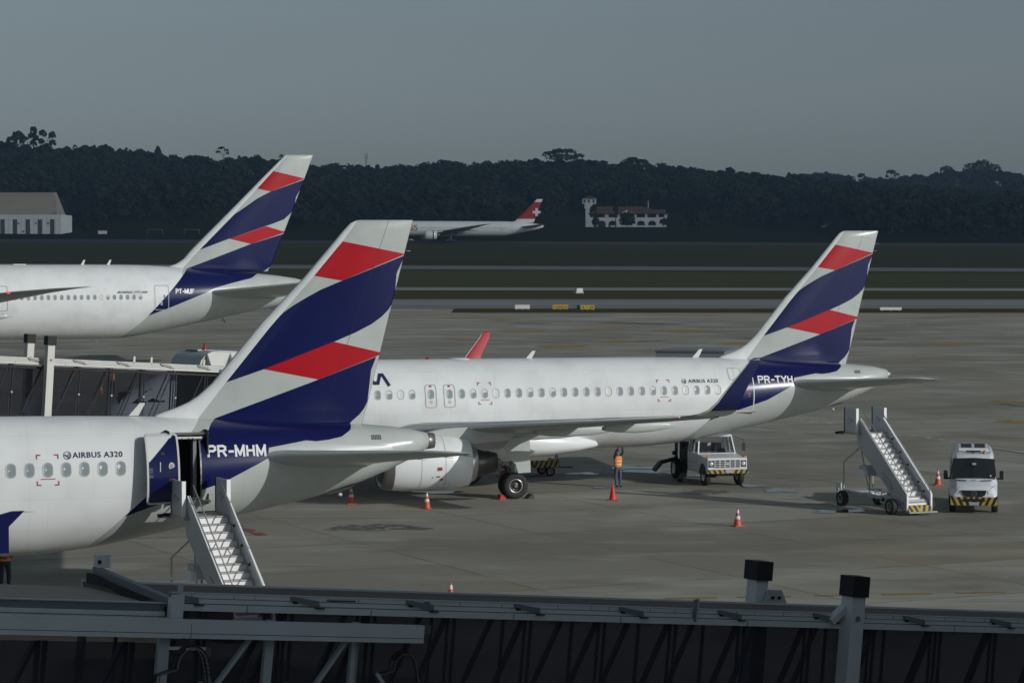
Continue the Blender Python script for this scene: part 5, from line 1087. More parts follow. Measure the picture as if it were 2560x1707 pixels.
# ---------------------------------------------------------------- van
def van(loc, rz, label):
    """front towards -Y"""
    root = empty('parked_van', loc, rz, label, 'van')
    def ring(y, hw, zb, zs, zr, rw, n=8):               # cross-section: belly, shoulder, roof
        P = [(-hw * .93, zb), (-hw, zb + .15), (-hw, zs), (-rw - .02, zr - .16), (-rw * .88, zr - .03), (-rw * .4, zr), (0, zr + .01)]
        return [(x, y, z) for x, z in P] + [(-x, y, z) for x, z in P[-2::-1]]
    mb = MB(); R_ = [ring(-2.95, .78, .45, .62, .78, .70), ring(-2.90, .88, .35, .70, .98, .78), ring(-2.72, .95, .32, .85, 1.14, .80), ring(-2.3, .97, .32, 1.05, 1.30, .82), ring(-1.98, .98, .32, 1.15, 1.42, .84), ring(-1.55, .99, .32, 1.25, 2.02, .80), ring(-1.28, .99, .32, 1.3, 2.28, .80), ring(-.9, .99, .32, 1.3, 2.40, .82), ring(-.3, .99, .32, 1.3, 2.46, .84), ring(2.8, .99, .32, 1.3, 2.48, .84), ring(2.95, .95, .40, 1.3, 2.42, .78)]
    mb.loft(R_, M['van_white']); mb.build('body', root, bevel=.03)
    mb = MB(); ws = [(-.86, -2.03, 1.40), (.86, -2.03, 1.40), (.80, -1.50, 2.14), (.0, -1.50, 2.16), (-.80, -1.50, 2.14)]
    a = [(-.90, -2.05, 1.42), (0, -2.12, 1.44), (.90, -2.05, 1.42)]; b = [(-.86, -1.60, 2.20), (0, -1.66, 2.24), (.86, -1.60, 2.20)]; dn = [(p[0], p[1] + .1, p[2] - .06) for p in a + b]
    mb.add(a + b + dn, [(0, 1, 4, 3), (1, 2, 5, 4), (0, 3, 9, 6), (2, 8, 11, 5), (0, 6, 7, 1), (1, 7, 8, 2), (3, 4, 10, 9), (4, 5, 11, 10)], M['dark_glass']); ws_ = mb.build('windscreen', root)
    mb = MB(); mb.box((.02, -1.90, 2.0), (.16, .03, .09), M['frame_grey']); mb.box((.70, -2.06, 1.52), (.06, .015, .06), M['text_white']); mb.build('mirror_inside', ws_)
    for s in (-1, 1):
        mb = MB(); mb.add([(s * 1.0, -1.75, 1.32), (s * 1.0, -.85, 1.32), (s * .915, -.85, 2.02), (s * .925, -1.35, 2.0)], [(0, 1, 2, 3)], M['dark_glass']); mb.add([(s * 1.002, -.5, 1.40), (s * 1.002, 2.6, 1.40), (s * .93, 2.6, 2.05), (s * .93, -.5, 2.05)], [(0, 1, 2, 3)], M['dark_glass']); mb.build('side_window', root)
        mb = MB(); mb.box((s * 1.16, -1.72, 1.52), (.17, .12, .38), M['black']); mb.beam((s * .98, -1.70, 1.36), (s * 1.16, -1.72, 1.40), .06, .08, M['black']); mb.build('wing_mirror', root, bevel=.03)
        mb = MB(); V = [(s * .94, -2.62, .86), (s * .60, -2.93, .84), (s * .57, -2.90, .94), (s * .80, -2.70, 1.13), (s * .955, -2.42, 1.17)]
        V = [(x, y - .03, z) for x, y, z in V]; mb.add(V + [(x, y + .12, z) for x, y, z in V], [(0, 1, 2, 3, 4)] + [(i, i + 5, (i + 1) % 5 + 5, (i + 1) % 5) for i in range(5)], M['lamp_glass']); mb.build('headlight', root)
        mb = MB(); mb.beam((s * .30, -2.32, 1.335), (s * .76, -2.20, 1.345), .05, .03, M['black']); mb.build('bonnet_vent', root)
        for y in (-2.05, 1.75): wv = wheel('wheel', root, (0, 0, 0), .35, .26, M['mid_metal']); wv.location = (s * .87, y, .35); wv.rotation_euler = (0, 0, R(90 if s > 0 else -90))
    mb = MB(); mb.add([(-.52, -2.965, .98), (.52, -2.965, .98), (.46, -2.985, .80), (.34, -2.995, .72), (-.34, -2.995, .72), (-.46, -2.985, .80), (-.52, -2.80, .98), (.52, -2.80, .98), (.34, -2.8, .72), (-.34, -2.8, .72)], [(0, 1, 2, 3, 4, 5), (0, 6, 7, 1), (3, 8, 9, 4)], M['black']); gr = mb.build('grille', root)
    mb = MB(); c = (0, -3.0, .85); n = 24
    ring_ = lambda r0, r1: ([(r0 * math.cos(2 * math.pi * i / n), -3.002, .85 + r0 * math.sin(2 * math.pi * i / n)) for i in range(n)] + [(r1 * math.cos(2 * math.pi * i / n), -3.002, .85 + r1 * math.sin(2 * math.pi * i / n)) for i in range(n)], [(i, (i + 1) % n, n + (i + 1) % n, n + i) for i in range(n)])
    mb.add(*ring_(.11, .092), M['bare_metal'])
    for a_ in (90, 210, 330): mb.beam((0, -3.004, .85), (.1 * math.cos(R(a_)), -3.004, .85 + .1 * math.sin(R(a_))), .012, .022, M['bare_metal'], (0, 1, 0))
    mb.build('emblem', gr)
    mb = MB(); mb.prism([(-2.99, .36), (-2.96, .70), (-2.72, .74), (-2.4, .74), (-2.4, .36)], M['hazard'], -.955, .955, 'yz'); mb.build('bumper', root)
    mb = MB(); mb.box((0, -3.0, .58), (.9, .02, .10), M['black']); mb.build('lower_intake', root); mb = MB(); mb.box((0, -3.005, .43), (.40, .02, .13), M['plate']); mb.build('licence_plate', root)
    text_mesh('AIR', .09, root, M['line_grey'], lambda x, z: (-.12 + x, -2.33 - .03 + z * 2.2, 1.318 + z * .85), 'lettering', width=.24)
    mb = MB(); mb.prism([(-.60, 2.44), (-.50, 2.56), (.5, 2.68), (.6, 2.46)], M['van_white'], -.62, .62, 'yz'); ac = mb.build('air_conditioner', root, bevel=.02)
    mb = MB()
    for s in (-1, 1):
        for k in range(4): mb.box((s * .285, -.33 + .22 * k, 2.593 + .0264 * k), (.44, .12, .012), M['black'], rx=.119)
    mb.build('cooling_grille', ac)
    mb = MB(); mb.box((0, -.80, 2.455), (.62, .10, .05), M['cap_black']); mb.beam((-.35, -1.0, 2.42), (.72, -1.0, 2.42), .03, .03, M['bridge_dark']); mb.tube((0, -1.05, 2.34), (0, -1.05, 2.44), .02, .02, M['black'], 6); mb.build('roof_bar', root)
    mb = MB(); mb.lathe([(.06, 2.38), (.055, 2.50), (0, 2.52)], M['amber'], 'Z', (.47, -1.0, 0), 12); mb.build('amber_beacon', root)
    return root
van((19.72, 111.0, 0), -R(9), 'white high roof van with black and yellow striped bumper facing the camera')
# ---------------------------------------------------------------- service truck under the tail of the middle airliner
def truck(loc, rz):
    root = empty('service_truck', loc, rz, 'old white bonneted truck with dark rear equipment under the middle tail', 'truck')
    W_ = M['truck_white']
    mb = MB(); mb.prism([(-1.55, .62), (-1.55, 1.15), (-1.48, 1.30), (-.20, 1.42), (-.12, 1.42), (-.12, .55)], W_, -.96, .96, 'yz')
    mb.build('bonnet', root, bevel=.05)
    # cab built round open windows: lower box, pillars and roof
    mb = MB(); mb.box((0, .62, 1.0), (1.96, 1.5, .90), W_); mb.build('cab', root, bevel=.04)
    mb = MB(); V = []
    for y, x, z in ((-.02, .82, 2.24), (1.3, .84, 2.26)): V += [(-x, y, z), (x, y, z)]
    mb.loft([[(-.80, y, 2.20), (-.78, y, 2.30), (-.55, y, 2.355), (.55, y, 2.355), (.78, y, 2.30), (.80, y, 2.20)] for y in (.10, .22, 1.25, 1.34)], W_); rf = mb.build('roof', root)
    for x, y0, y1, w in ((-1, -.08, .16, .06), (1, -.08, .16, .06), (-1, 1.34, 1.34, .1), (1, 1.34, 1.34, .1), (-1, .62, .66, .05), (1, .62, .66, .05)):
        mb = MB(); mb.beam((x * .91, y0, 1.42), (x * .79, y1, 2.24), w, w, W_, (0, 1, 0)); mb.build('pillar', root)
    mb = MB(); V = [(-.88, -.09, 1.46), (.88, -.09, 1.46), (.77, .15, 2.21), (-.77, .15, 2.21)]; mb.add(V, [(0, 1, 2, 3)], M['bridge_glass']); mb.build('windscreen', root)
    mb = MB(); mb.box((.3, .9, 1.5), (.5, .12, .7), M['black']); mb.box((-.4, .9, 1.5), (.5, .12, .7), M['black']); mb.box((0, 1.33, 1.62), (1.7, .04, .45), W_); mb.tube((.35, .25, 1.46), (.35, .32, 1.50), .2, .2, M['black'], 16); mb.build('seat', root)
    mb = MB(); mb.box((0, -1.60, 1.05), (1.94, .12, .56), W_); mb.build('front_surround', root, bevel=.04)
    mb = MB(); mb.box((0, -1.665, 1.06), (1.24, .02, .36), M['black']); g = mb.build('grille', root)
    mb = MB()
    for k in range(6): mb.box((-.62 + 1.24 * k / 5, -1.683, 1.06), (.035, .02, .38), W_)
    for k in range(5): mb.box((0, -1.685, .88 + .36 * k / 4), (1.26, .02, .022), W_)
    mb.box((0, -1.70, 1.06), (.14, .02, .07), W_); mb.build('grille_bars', g)
    for s in (-1, 1):
        mb = MB(); mb.box((s * .79, -1.668, 1.06), (.25, .02, .30), M['black']); mb.lathe([(0, -1.70), (.07, -1.695), (.105, -1.675)], M['lamp_glass'], 'Y', (s * .79, 0, 1.06), 18); mb.build('headlight', root)
        mb = MB(); mb.box((s * .93, -1.50, 1.36), (.12, .12, .09), M['amber']); mb.build('indicator', root)
        mb = MB(); mb.box((s * 1.32, -.15, 1.72), (.14, .05, .38), M['black']); mb.tube((s * .9, .1, 2.2), (s * 1.32, -.12, 2.05), .012, .012, M['black'], 6); mb.tube((s * 1.32, -.12, 2.05), (s * 1.32, -.15, 1.8), .012, .012, M['black'], 6); mb.build('wing_mirror', root, bevel=.02)
        mb = MB(); pts = [(-1.45 + .55 + .52 * math.cos(t), .50 + .52 * math.sin(t)) for t in np.linspace(0, math.pi, 12)]; mb.prism([(y, z + .02) for y, z in pts], M['black'], s * .962, s * .968, 'yz'); mb.build('wheel_arch', root)
        mb = MB(); mb.add([(s * .985, .02, 1.48), (s * .985, 1.22, 1.48), (s * .86, 1.22, 2.15), (s * .86, .22, 2.15)], [(0, 1, 2, 3)], M['bridge_glass']); mb.box((s * .985, .62, 1.0), (.012, 1.25, .02), M['line_grey']); mb.build('cab_door', root)
        wf = wheel('wheel', root, (0, 0, 0), .46, .26, M['stair_white']); wf.location = (s * .82, -.9, .46); wf.rotation_euler = (0, 0, R(90 if s > 0 else -90))
        for d in (0, .28): wr = wheel('wheel', root, (0, 0, 0), .48, .25, M['stair_white']); wr.location = (s * (.98 - d), 3.2, .48); wr.rotation_euler = (0, 0, R(90 if s > 0 else -90))
    mb = MB(); mb.box((0, -1.72, .70), (2.0, .10, .17), M['hazard']); mb.build('bumper', root); mb = MB(); mb.box((.05, -1.78, .71), (.36, .02, .14), M['plate']); mb.build('licence_plate', root)
    mb = MB(); mb.box((0, -.9, .50), (1.6, .14, .14), M['black']); mb.box((0, -1.3, .52), (1.0, .3, .1), M['dark_metal']); mb.build('front_axle', root)
    mb = MB()
    for s in (-1, 1): mb.beam((s * .42, -1.3, .62), (s * .42, 5.0, .62), .10, .18, M['black'])
    mb.box((0, 3.2, .5), (1.8, .16, .16), M['black']); mb.build('chassis', root)
    mb = MB(); mb.box((.1, 2.4, 1.05), (1.7, 1.5, .7), M['black']); mb.box((-.6, 2.0, 1.35), (.5, .6, .5), M['cap_black']); mb.build('tank', root, bevel=.05)
    mb = MB(); mb.tube((-.2, 3.9, .8), (-.2, 3.9, 1.7), .35, .35, M['cap_black'], 16); mb.box((.3, 3.4, 1.25), (1.0, .8, .5), M['black']); mb.build('pump', root)
    mb = MB(); mb.beam((-.9, 3.4, .9), (-1.0, 3.0, 2.0), .16, .10, M['bridge_dark']); mb.beam((-1.0, 3.0, 2.0), (-.6, 2.0, 2.3), .14, .08, M['bridge_dark']); mb.beam((-.5, 4.6, .9), (-.5, 4.6, 1.9), .10, .10, M['black'], (0, 1, 0)); mb.beam((.4, 4.6, .9), (.4, 4.6, 1.9), .1, .1, M['black'], (0, 1, 0)); mb.beam((-.5, 4.6, 1.9), (.4, 4.6, 1.9), .1, .1, M['black']); mb.build('crane_arm', root)
    for pts, nm in ((((-1.0, 2.9, 1.0), (-1.9, 2.7, .82), (-2.25, 2.6, .45)), 'outrigger_leg'), (((-.9, 1.9, .7), (-1.15, 1.3, .35), (-1.5, .95, .10)), 'outrigger_leg')):
        mb = MB(); mb.beam(pts[0], pts[1], .22, .16, M['black']); mb.beam(pts[1], pts[2], .26, .16, M['dark_metal']); mb.box((pts[0][0] - .15, pts[0][1], pts[0][2] + .25), (.18, .15, .18), M['black']); mb.build(nm, root)
    return root
truck((9.62, 122.3, 0), R(14))
# ---------------------------------------------------------------- ground equipment seen past the belly
def dolly(loc, rz, label, grp):
    root = empty('baggage_dolly', loc, rz, label, 'dolly', grp)
    mb = MB(); mb.box((0, 0, .52), (2.6, 1.5, .10), M['mid_metal']); mb.build('deck', root); mb = MB(); mb.box((0, -.76, .62), (2.62, .04, .34), M['hazard']); mb.box((1.31, 0, .62), (.04, 1.5, .34), M['hazard']); mb.build('side_rail', root)
    mb = MB(); mb.beam((1.3, 0, .4), (2.3, 0, .35), .06, .06, M['black']); mb.build('tow_bar', root)
    for x in (-.9, .9):
        for y in (-.6, .6): wv = wheel('wheel', root, (x, y, .24), .24, .16, M['mid_metal'])
    return root
x, y, z = on_ground(1322, 1193); dolly((x, y + 1, 0), R(20), 'low baggage dolly with striped edge behind the main gear', None)
lt = empty('box_truck', (12.6, 181, zt(181)), R(-14), 'grey box truck whose flat roof shows above the middle fuselage', 'truck')
mb = MB(); mb.box((0, 1.8, 2.05), (4.8, 6.0, 2.6), M['bridge_dark']); mb.build('box_body', lt)
mb = MB(); mb.box((0, -1.25, 3.36), (4.9, .10, .12), M['mid_metal']); mb.box((0, 1.8, 3.40), (4.5, 5.6, .05), M['bridge_dark']); mb.build('roof_panel', lt)
mb = MB(); mb.box((0, 2, .70), (2.2, 7.5, .3), M['black']); mb.build('chassis', lt); mb = MB(); mb.box((0, -2.3, 1.3), (2.3, 1.6, 1.5), M['van_white']); mb.build('cab', lt, bevel=.08)
for x in (-1, 1):
    for y in (-2.2, 4.2): wheel('wheel', lt, (0, 0, 0), .45, .3, M['mid_metal']).location = (x, y, .45)
for w_ in lt.children:
    if w_.name.startswith('wheel'): w_.rotation_euler = (0, 0, R(90))
# hanging drain mast part is on the airliner; small bright object by the nose wheel is the shock strut cover
# ---------------------------------------------------------------- people
def person(loc, rz, label, pose='up', trousers='jeans', vest=True, h=1.74):
    """one continuous skinned body; clothing regions are painted on it, vest and hair are parts"""
    S = h / 1.74; J, E, RD = [], [], []
    def j(p, r, par=None):
        J.append(Vector(p) * S); RD.append(r * S); k = len(J) - 1
        if par is not None: E.append((par, k))
        return k
    pel = j((0, 0, .96), .135); ab = j((0, .01, 1.12), .125, pel); ch = j((0, .02, 1.30), .150, ab); nk0 = j((0, .02, 1.45), .075, ch); nk = j((0, .01, 1.52), .052, nk0)
    tilt = -.05 if pose == 'up' else 0.0
    h0 = j((0, -.01 - tilt, 1.60), .085, nk); h1 = j((0, -.01 - tilt, 1.68), .075, h0)
    hands = []
    for s in (-1, 1):
        hp = j((s * .09, 0, .90), .095, pel); kn = j((s * .11, -.03 * (1 if s > 0 else -1.5), .50), .062, hp); an = j((s * .12, .03 * (1 if s > 0 else -1), .09), .045, kn); to = j((s * .14, -.15 + .03 * (1 if s > 0 else -1), .035), .032, an)
        sh = j((s * .185, .02, 1.42), .062, ch)
        if pose == 'up': el = j((s * .21, -.10, 1.66), .043, sh); wr = j((s * .10, -.17, 1.88), .030, el); d = Vector((-.25 * s, -.2, .9))
        elif pose == 'front': el = j((s * .24, .02, 1.14), .044, sh); wr = j((s * .14, -.22, 1.08), .031, el); d = Vector((-.4 * s, -.8, .1))
        else: el = j((s * .25, .04, 1.15), .044, sh); wr = j((s * .27, -.06, .92), .031, el); d = Vector((.05 * s, -.15, -.95))
        d.normalize(); pw = Vector(J[wr]) / S; side = d.cross(Vector((0, -1, .2))).normalized(); pm_ = j(pw + d * .06, .030, wr)
        for f, ln in zip((-1.5, -.5, .5, 1.5), (.060, .070, .066, .050)):
            a = j(pw + d * .10 + side * f * .019, .0095, pm_); b = j(pw + d * (.10 + ln * .55) + side * f * .021 + Vector((0, -.008, 0)), .0085, a); j(pw + d * (.10 + ln) + side * f * .021 + Vector((0, -.025, 0)), .0075, b)
        a = j(pw + d * .035 + side * -.045 * s, .011, pm_); j(pw + d * .08 + side * -.062 * s, .009, a)
    me = bpy.data.meshes.new('body'); me.from_pydata([tuple(p) for p in J], E, []); o = bpy.data.objects.new('body', me); COL.objects.link(o)
    sk = o.modifiers.new('skin', 'SKIN'); sk.use_smooth_shade = True
    for i, sv in enumerate(me.skin_vertices[0].data): sv.radius = (RD[i] * (1.38 if i in (pel, ab, ch) else 1.16), RD[i] * (1.0 if i in (pel, ab, ch) else 1.16)); sv.use_root = (i == pel)
    sb = o.modifiers.new('sub', 'SUBSURF'); sb.levels = 2; sb.render_levels = 2
    dg = bpy.context.evaluated_depsgraph_get(); dg.update(); m2 = bpy.data.meshes.new_from_object(o.evaluated_get(dg)); bpy.data.objects.remove(o)
    for k in ('shirt_navy', trousers, 'skin', 'shoe'): m2.materials.append(M[k])
    wz = {'up': 1.86, 'front': 9, 'down': -1}[pose]
    for p in m2.polygons:
        c = p.center / S; k = 0
        if c.z < .98 and abs(c.x) < .23 and not (pose == 'front' and c.y < -.15): k = 1
        if c.z < .075: k = 3
        if c.z > 1.50 and abs(c.x) < .12 and c.y > -.13 and c.z < 1.80: k = 2
        if pose == 'up' and c.z > 1.84: k = 2
        if pose == 'front' and c.y < -.20: k = 2
        if pose == 'down' and abs(c.x) > .235 and c.z < .95: k = 2
        p.material_index = k; p.use_smooth = True
    root = empty('person', loc, rz, label, 'person'); b = bpy.data.objects.new('body', m2); COL.objects.link(b); b.parent = root
    hy = -.01 - tilt
    mb = MB(); rr = []
    for t in np.linspace(0, 1, 7): rr.append([(S * .088 * math.sin(math.pi * (.04 + .52 * t)) * math.cos(q), S * (hy + .02) + S * .10 * math.sin(math.pi * (.04 + .52 * t)) * math.sin(q), S * (1.665 + .115 * math.cos(math.pi * (.04 + .52 * t)))) for q in np.linspace(0, 2 * math.pi, 16, endpoint=False)])
    mb.loft(rr, M['hair']); mb.build('hair', root)
    mb = MB(); Hf = hy - .085
    for s in (-1, 1): mb.lathe([(0, -.006), (.012, 0), (0, .006)], M['shade_white'], 'Y', (S * s * .032, S * Hf, S * 1.645), 8); mb.lathe([(.0, -.012), (.022, 0), (.0, .012)], M['skin'], 'X', (S * s * .088, S * (hy + .01), S * 1.635), 8)
    mb.lathe([(0, -.022), (.014, -.01), (.016, .02)], M['skin'], 'Y', (0, S * (Hf + .002), S * 1.617), 8); mb.box((0, S * (Hf + .008), S * 1.578), (.045 * S, .008, .009), M['text_red']); mb.build('face', root)
    if vest:
        mb = MB(); rr = []
        for z, rx, ry in ((.96, .215, .150), (1.05, .212, .150), (1.18, .210, .148), (1.30, .232, .165), (1.38, .235, .160), (1.46, .185, .115)): rr.append([(S * rx * math.cos(q), S * (.018 + ry * math.sin(q)), S * z) for q in np.linspace(0, 2 * math.pi, 20, endpoint=False)])
        mb.loft(rr, M['vest'], cap=False); v = mb.build('vest', root)
        for z0, z1, rx, ry in ((1.06, 1.11, .214, .152), (1.21, 1.26, .222, .158)):
            mb = MB(); mb.loft([[(S * (rx + .003) * math.cos(q), S * (.018 + (ry + .003) * math.sin(q)), S * z) for q in np.linspace(0, 2 * math.pi, 20, endpoint=False)] for z in (z0, z1)], M['vest_strip'], cap=False); mb.build('reflective_band', v)
    return root
x, y, z = on_ground(1545, 1218); person((x, y, z), R(38), 'worker in orange vest and jeans reaching up to the belly of the middle airliner', 'up')
x, y, z = on_ground(1392, 1159); person((x, y, z), R(-60), 'person in blue jeans whose legs show beyond the middle belly fairing', 'down', vest=False)
x, y, z = on_ground(13, 1478); person((x, y, z), R(30), 'worker in orange vest under the belly of the near airliner', 'front', 'trousers_dark', h=1.8)
x, y, z = on_ground(281, 984); person((x, y, z), R(20), 'distant worker in orange vest seen through the rear bridge glass', 'down', 'trousers_dark')
# ---------------------------------------------------------------- airfield signs
def sign(u, v, w, h, mat, label, text=None, grp=None, face=None):
    x, y, z = on_ground(u, v); root = empty('airfield_sign', (x, y, z), 0, label, 'sign', grp)
    mb = MB(); mb.box((0, 0, .25 + h / 2), (w, .22, h), mat); mb.build('panel', root)
    mb = MB()
    for k in (-.4, 0, .4): mb.tube((w * k, 0, 0), (w * k, 0, .3), .04, .04, M['frame_grey'], 8)
    mb.build('post', root)
    if text:
        text_mesh(text, h * .72, root, M['black'], lambda a, b: (-w * .44 + a, -.118, .25 + h * .2 + b), 'lettering', bold=.01, width=w * .86)
    return root
sign(1401, 776, 2.4, .62, M['sign_yellow'], 'yellow taxiway sign, the longer one left of the black panel', '< OPZH N', 'yellow taxiway signs')
sign(1469, 777, 2.1, .62, M['sign_yellow'], 'yellow taxiway sign right of the black panel', 'Z + 39', 'yellow taxiway signs')
sign(1445.5, 776.5, .42, .62, M['black'], 'small black location panel between the yellow taxiway signs')
sign(1306, 776, 2.3, .62, M['shade_white'], 'plain white sign board left of the yellow taxiway signs')
sign(2227, 779, 3.3, .42, M['shade_white'], 'low white sign board on the grass right of the middle tail')
x, y, z = on_ground(1447, 733); r_ = empty('equipment_cabinet', (x, y, z), .4, 'small white equipment cabinet on the dry grass verge', 'cabinet'); mb = MB(); mb.box((0, 0, .60), (1.35, 1.0, .75), M['hangar_wall']); mb.build('housing', r_, bevel=.04); mb = MB(); mb.box((0, 0, .15), (1.6, 1.1, .3), M['frame_grey']); mb.build('plinth', r_)
# ---------------------------------------------------------------- hills
def px_x(u, Y): return (u - 1280) / F_PX * Y
def row_z(v, Y): return CAM_H + (ROW0 - v) / F_PX * Y
RIDGE = [(-60, 350), (0, 351), (68, 364), (147, 370), (190, 366), (245, 364), (340, 375), (395, 384), (414, 392), (463, 388), (541, 394), (640, 389), (700, 395), (786, 413), (849, 409), (936, 420), (1010, 416), (1088, 408), (1180, 412), (1252, 402), (1330, 397), (1404, 396), (1500, 402), (1578, 404), (1660, 412), (1741, 421), (1800, 430), (1865, 430), (1952, 443), (2044, 442), (2080, 454), (2212, 460), (2322, 471), (2460, 476), (2600, 480)]
BACK = [(1500, 440), (1700, 432), (1800, 436), (1900, 442), (2000, 440), (2066, 437), (2139, 448), (2212, 450), (2303, 441), (2376, 430), (2450, 424), (2504, 436), (2600, 440)]
YR, YB = 1750.0, 2450.0
def ridge_z(x, Y, tab, tree):
    u = 1280 + x / Y * F_PX; return row_z(np.interp(u, [t[0] for t in tab], [t[1] for t in tab]), Y) - tree
TREE_H = 13.0
def foot(x):                                             # distance at which the wooded slope starts
    return float(np.interp(1280 + x / 1300 * F_PX, [-100, 0, 190, 260, 700, 1100, 1250, 1450, 1700, 2060, 2100, 2600], [1290, 1290, 1290, 1200, 1220, 1240, 1250, 1400, 1330, 1300, 1120, 1100]))
def hill(x, y):
    b = zt(y, x); f = foot(x) + 15
    if y <= f: return b
    zr = ridge_z(x * YR / max(y, 1) if False else x, YR, RIDGE, TREE_H); t = min((y - f) / (YR - f), 1.0); k = t ** .85
    z0 = zt(f, x)
    if y <= YR: return z0 + (zr - z0) * k + 2.0 * math.sin(x * .021 + y * .013) * t * (1 - t) * 3
    return zr - (y - YR) * .06
vs, fs_ = [], []; nx = 90; ys = list(np.linspace(1110, YR, 44)) + [YR + 60, YR + 200]
for y in ys:
    for i in range(nx + 1):
        x = -480 + 960 * i / nx; vs.append((x, y, hill(x, y) + .15 - (0 if y > 1115 else .3)))
for j in range(len(ys) - 1):
    for i in range(nx): a = j * (nx + 1) + i; fs_.append((a, a + 1, a + nx + 2, a + nx + 1))
M['hill_ground'] = pm('hill_ground', (.014, .022, .009), .95, col2=(.02, .020, .010), scale=.02, spec=0)
hl = MB().add(vs, fs_, M['hill_ground'], True).build('hills'); hl['kind'] = 'structure'
vs, fs_ = [], []; ys = [1950, 2100, 2300, YB, YB + 150]
for y in ys:
    for i in range(41):
        x = 60 + 560 * i / 40; zr = ridge_z(x, YB, BACK, TREE_H); vs.append((x, y, {1950: 35, 2100: 45, 2300: zr - 10, YB: zr, YB + 150: zr - 10}[y]))
for j in range(4):
    for i in range(40): a = j * 41 + i; fs_.append((a, a + 1, a + 42, a + 41))
h2 = MB().add(vs, fs_, M['hill_ground'], True).build('far_hills'); h2['kind'] = 'structure'
# ---------------------------------------------------------------- woods
def leafmat(name, c1, c2):
    m, t, p = newmat(name); N, L = t.nodes, t.links; p.inputs['Roughness'].default_value = .8; p.inputs['Specular IOR Level'].default_value = 0
    g = N.new('ShaderNodeNewGeometry'); tc = N.new('ShaderNodeTexCoord'); n = N.new('ShaderNodeTexNoise'); n.inputs['Scale'].default_value = .035; n.inputs['Detail'].default_value = 3; L.new(tc.outputs['Object'], n.inputs['Vector'])
    a = N.new('ShaderNodeMath'); a.operation = 'MULTIPLY_ADD'; a.inputs[1].default_value = .12; L.new(g.outputs['Random Per Island'], a.inputs[0]); 
    r = N.new('ShaderNodeMapRange'); r.inputs[1].default_value = .35; r.inputs[2].default_value = .65; r.inputs[4].default_value = .75; L.new(n.outputs[0], r.inputs[0]); L.new(r.outputs[0], a.inputs[2])
    mx = N.new('ShaderNodeMix'); mx.data_type = 'RGBA'; mx.inputs[6].default_value = (*c1, 1); mx.inputs[7].default_value = (*c2, 1); L.new(a.outputs[0], mx.inputs[0]); L.new(mx.outputs[2], p.inputs['Base Color']); return m
M['leaves'] = leafmat('leaves', (.010, .018, .009), (.030, .038, .017))
M['leaves_dark'] = leafmat('leaves_dark', (.010, .018, .013), (.026, .036, .019))
def crown(nq, blobs, size, seed):
    """leaf sized quads scattered through several blobs; returns (n,4,3)"""
    g = np.random.default_rng(seed); W = np.array([b[3] * b[4] * b[5] for b in blobs]) ** .67; idx = g.choice(len(blobs), nq, p=W / W.sum()); B = np.array(blobs)[idx]
    d = g.normal(size=(nq, 3)); d /= np.linalg.norm(d, axis=1)[:, None]; d[:, 2] = np.where(d[:, 2] < -.35, -d[:, 2], d[:, 2]); r = g.uniform(.70, 1.04, (nq, 1)); c = B[:, :3] + d * B[:, 3:6] * r
    nrm = d + g.normal(size=(nq, 3)) * .45; nrm /= np.linalg.norm(nrm, axis=1)[:, None]
    a = np.cross(nrm, g.normal(size=(nq, 3))); a /= np.linalg.norm(a, axis=1)[:, None]; b = np.cross(nrm, a); s = size * g.uniform(.6, 1.35, (nq, 1))
    return np.stack([c - a * s - b * s * .6, c + a * s - b * s * .7, c + a * s * .8 + b * s * .8, c - a * s * .9 + b * s * .6], 1)
def blobset(seed, h=13, w=5.5, n=6, flat=.6):
    g = np.random.default_rng(seed); out = []
    for k in range(n):
        t = g.uniform(0, 2 * math.pi); r = g.uniform(.15, .75) * w; out.append((r * math.cos(t), r * math.sin(t), h * (.62 + .22 * g.random()), w * g.uniform(.38, .62), w * g.uniform(.38, .62), w * g.uniform(.30, .5) * flat / .6))
    out.append((0, 0, h * .80, w * .5, w * .5, h * .20)); out.append((0, 0, h * .5, w * .6, w * .6, h * .3)); return out
PRO = [crown(130, blobset(k, 13, 5.6, 6), .95, k) for k in range(7)] + [crown(110, [(0, 0, 5, 3.2, 3.2, 4), (0, 0, 9, 2.2, 2.2, 3.5), (0, 0, 12.5, 1.2, 1.2, 2.5)], .8, 50)]
def clearing(x, y):
    u = 1280 + x / y * F_PX
    return (1440 < u < 1720 and y < 1430) or (-60 < u < 175 and y < 1330) or (260 < u < 540 and y < 1270 and rng.random() < .7)
P = []
g = np.random.default_rng(3)
N_T = 3600
for k in range(N_T):
    y = 1105 + (YR + 8 - 1105) * g.random() ** .85; x = g.uniform(-.205, .205) * y
    if y < foot(x) + g.uniform(0, 14) or clearing(x, y): continue
    P.append((x, y, hill(x, y), g.uniform(.62, 1.12) * (.75 if y < foot(x) + 50 else 1)))
for u in np.arange(-60, 2620, 7.5):                      # the skyline row
    x = px_x(u, YR); P.append((x + g.uniform(-2, 2), YR + g.uniform(-14, 5), hill(x, YR), g.uniform(.74, 1.12)))
V = []
for x, y, z, s in P:
    q = PRO[g.integers(0, 7) if g.random() > .04 else 7] * s; t = g.uniform(0, 6.28); c_, s_ = math.cos(t), math.sin(t); qx = q[..., 0] * c_ - q[..., 1] * s_; qy = q[..., 0] * s_ + q[..., 1] * c_
    V.append(np.stack([qx + x, qy + y, q[..., 2] + z - 1.0], -1))
V = np.concatenate(V).reshape(-1, 3); fo = np_mesh('woodland', V, np.arange(len(V)).reshape(-1, 4), M['leaves_dark']); tag(fo, 'dark wood covering the hillside behind the runway', 'wood', kind='stuff')
V = []
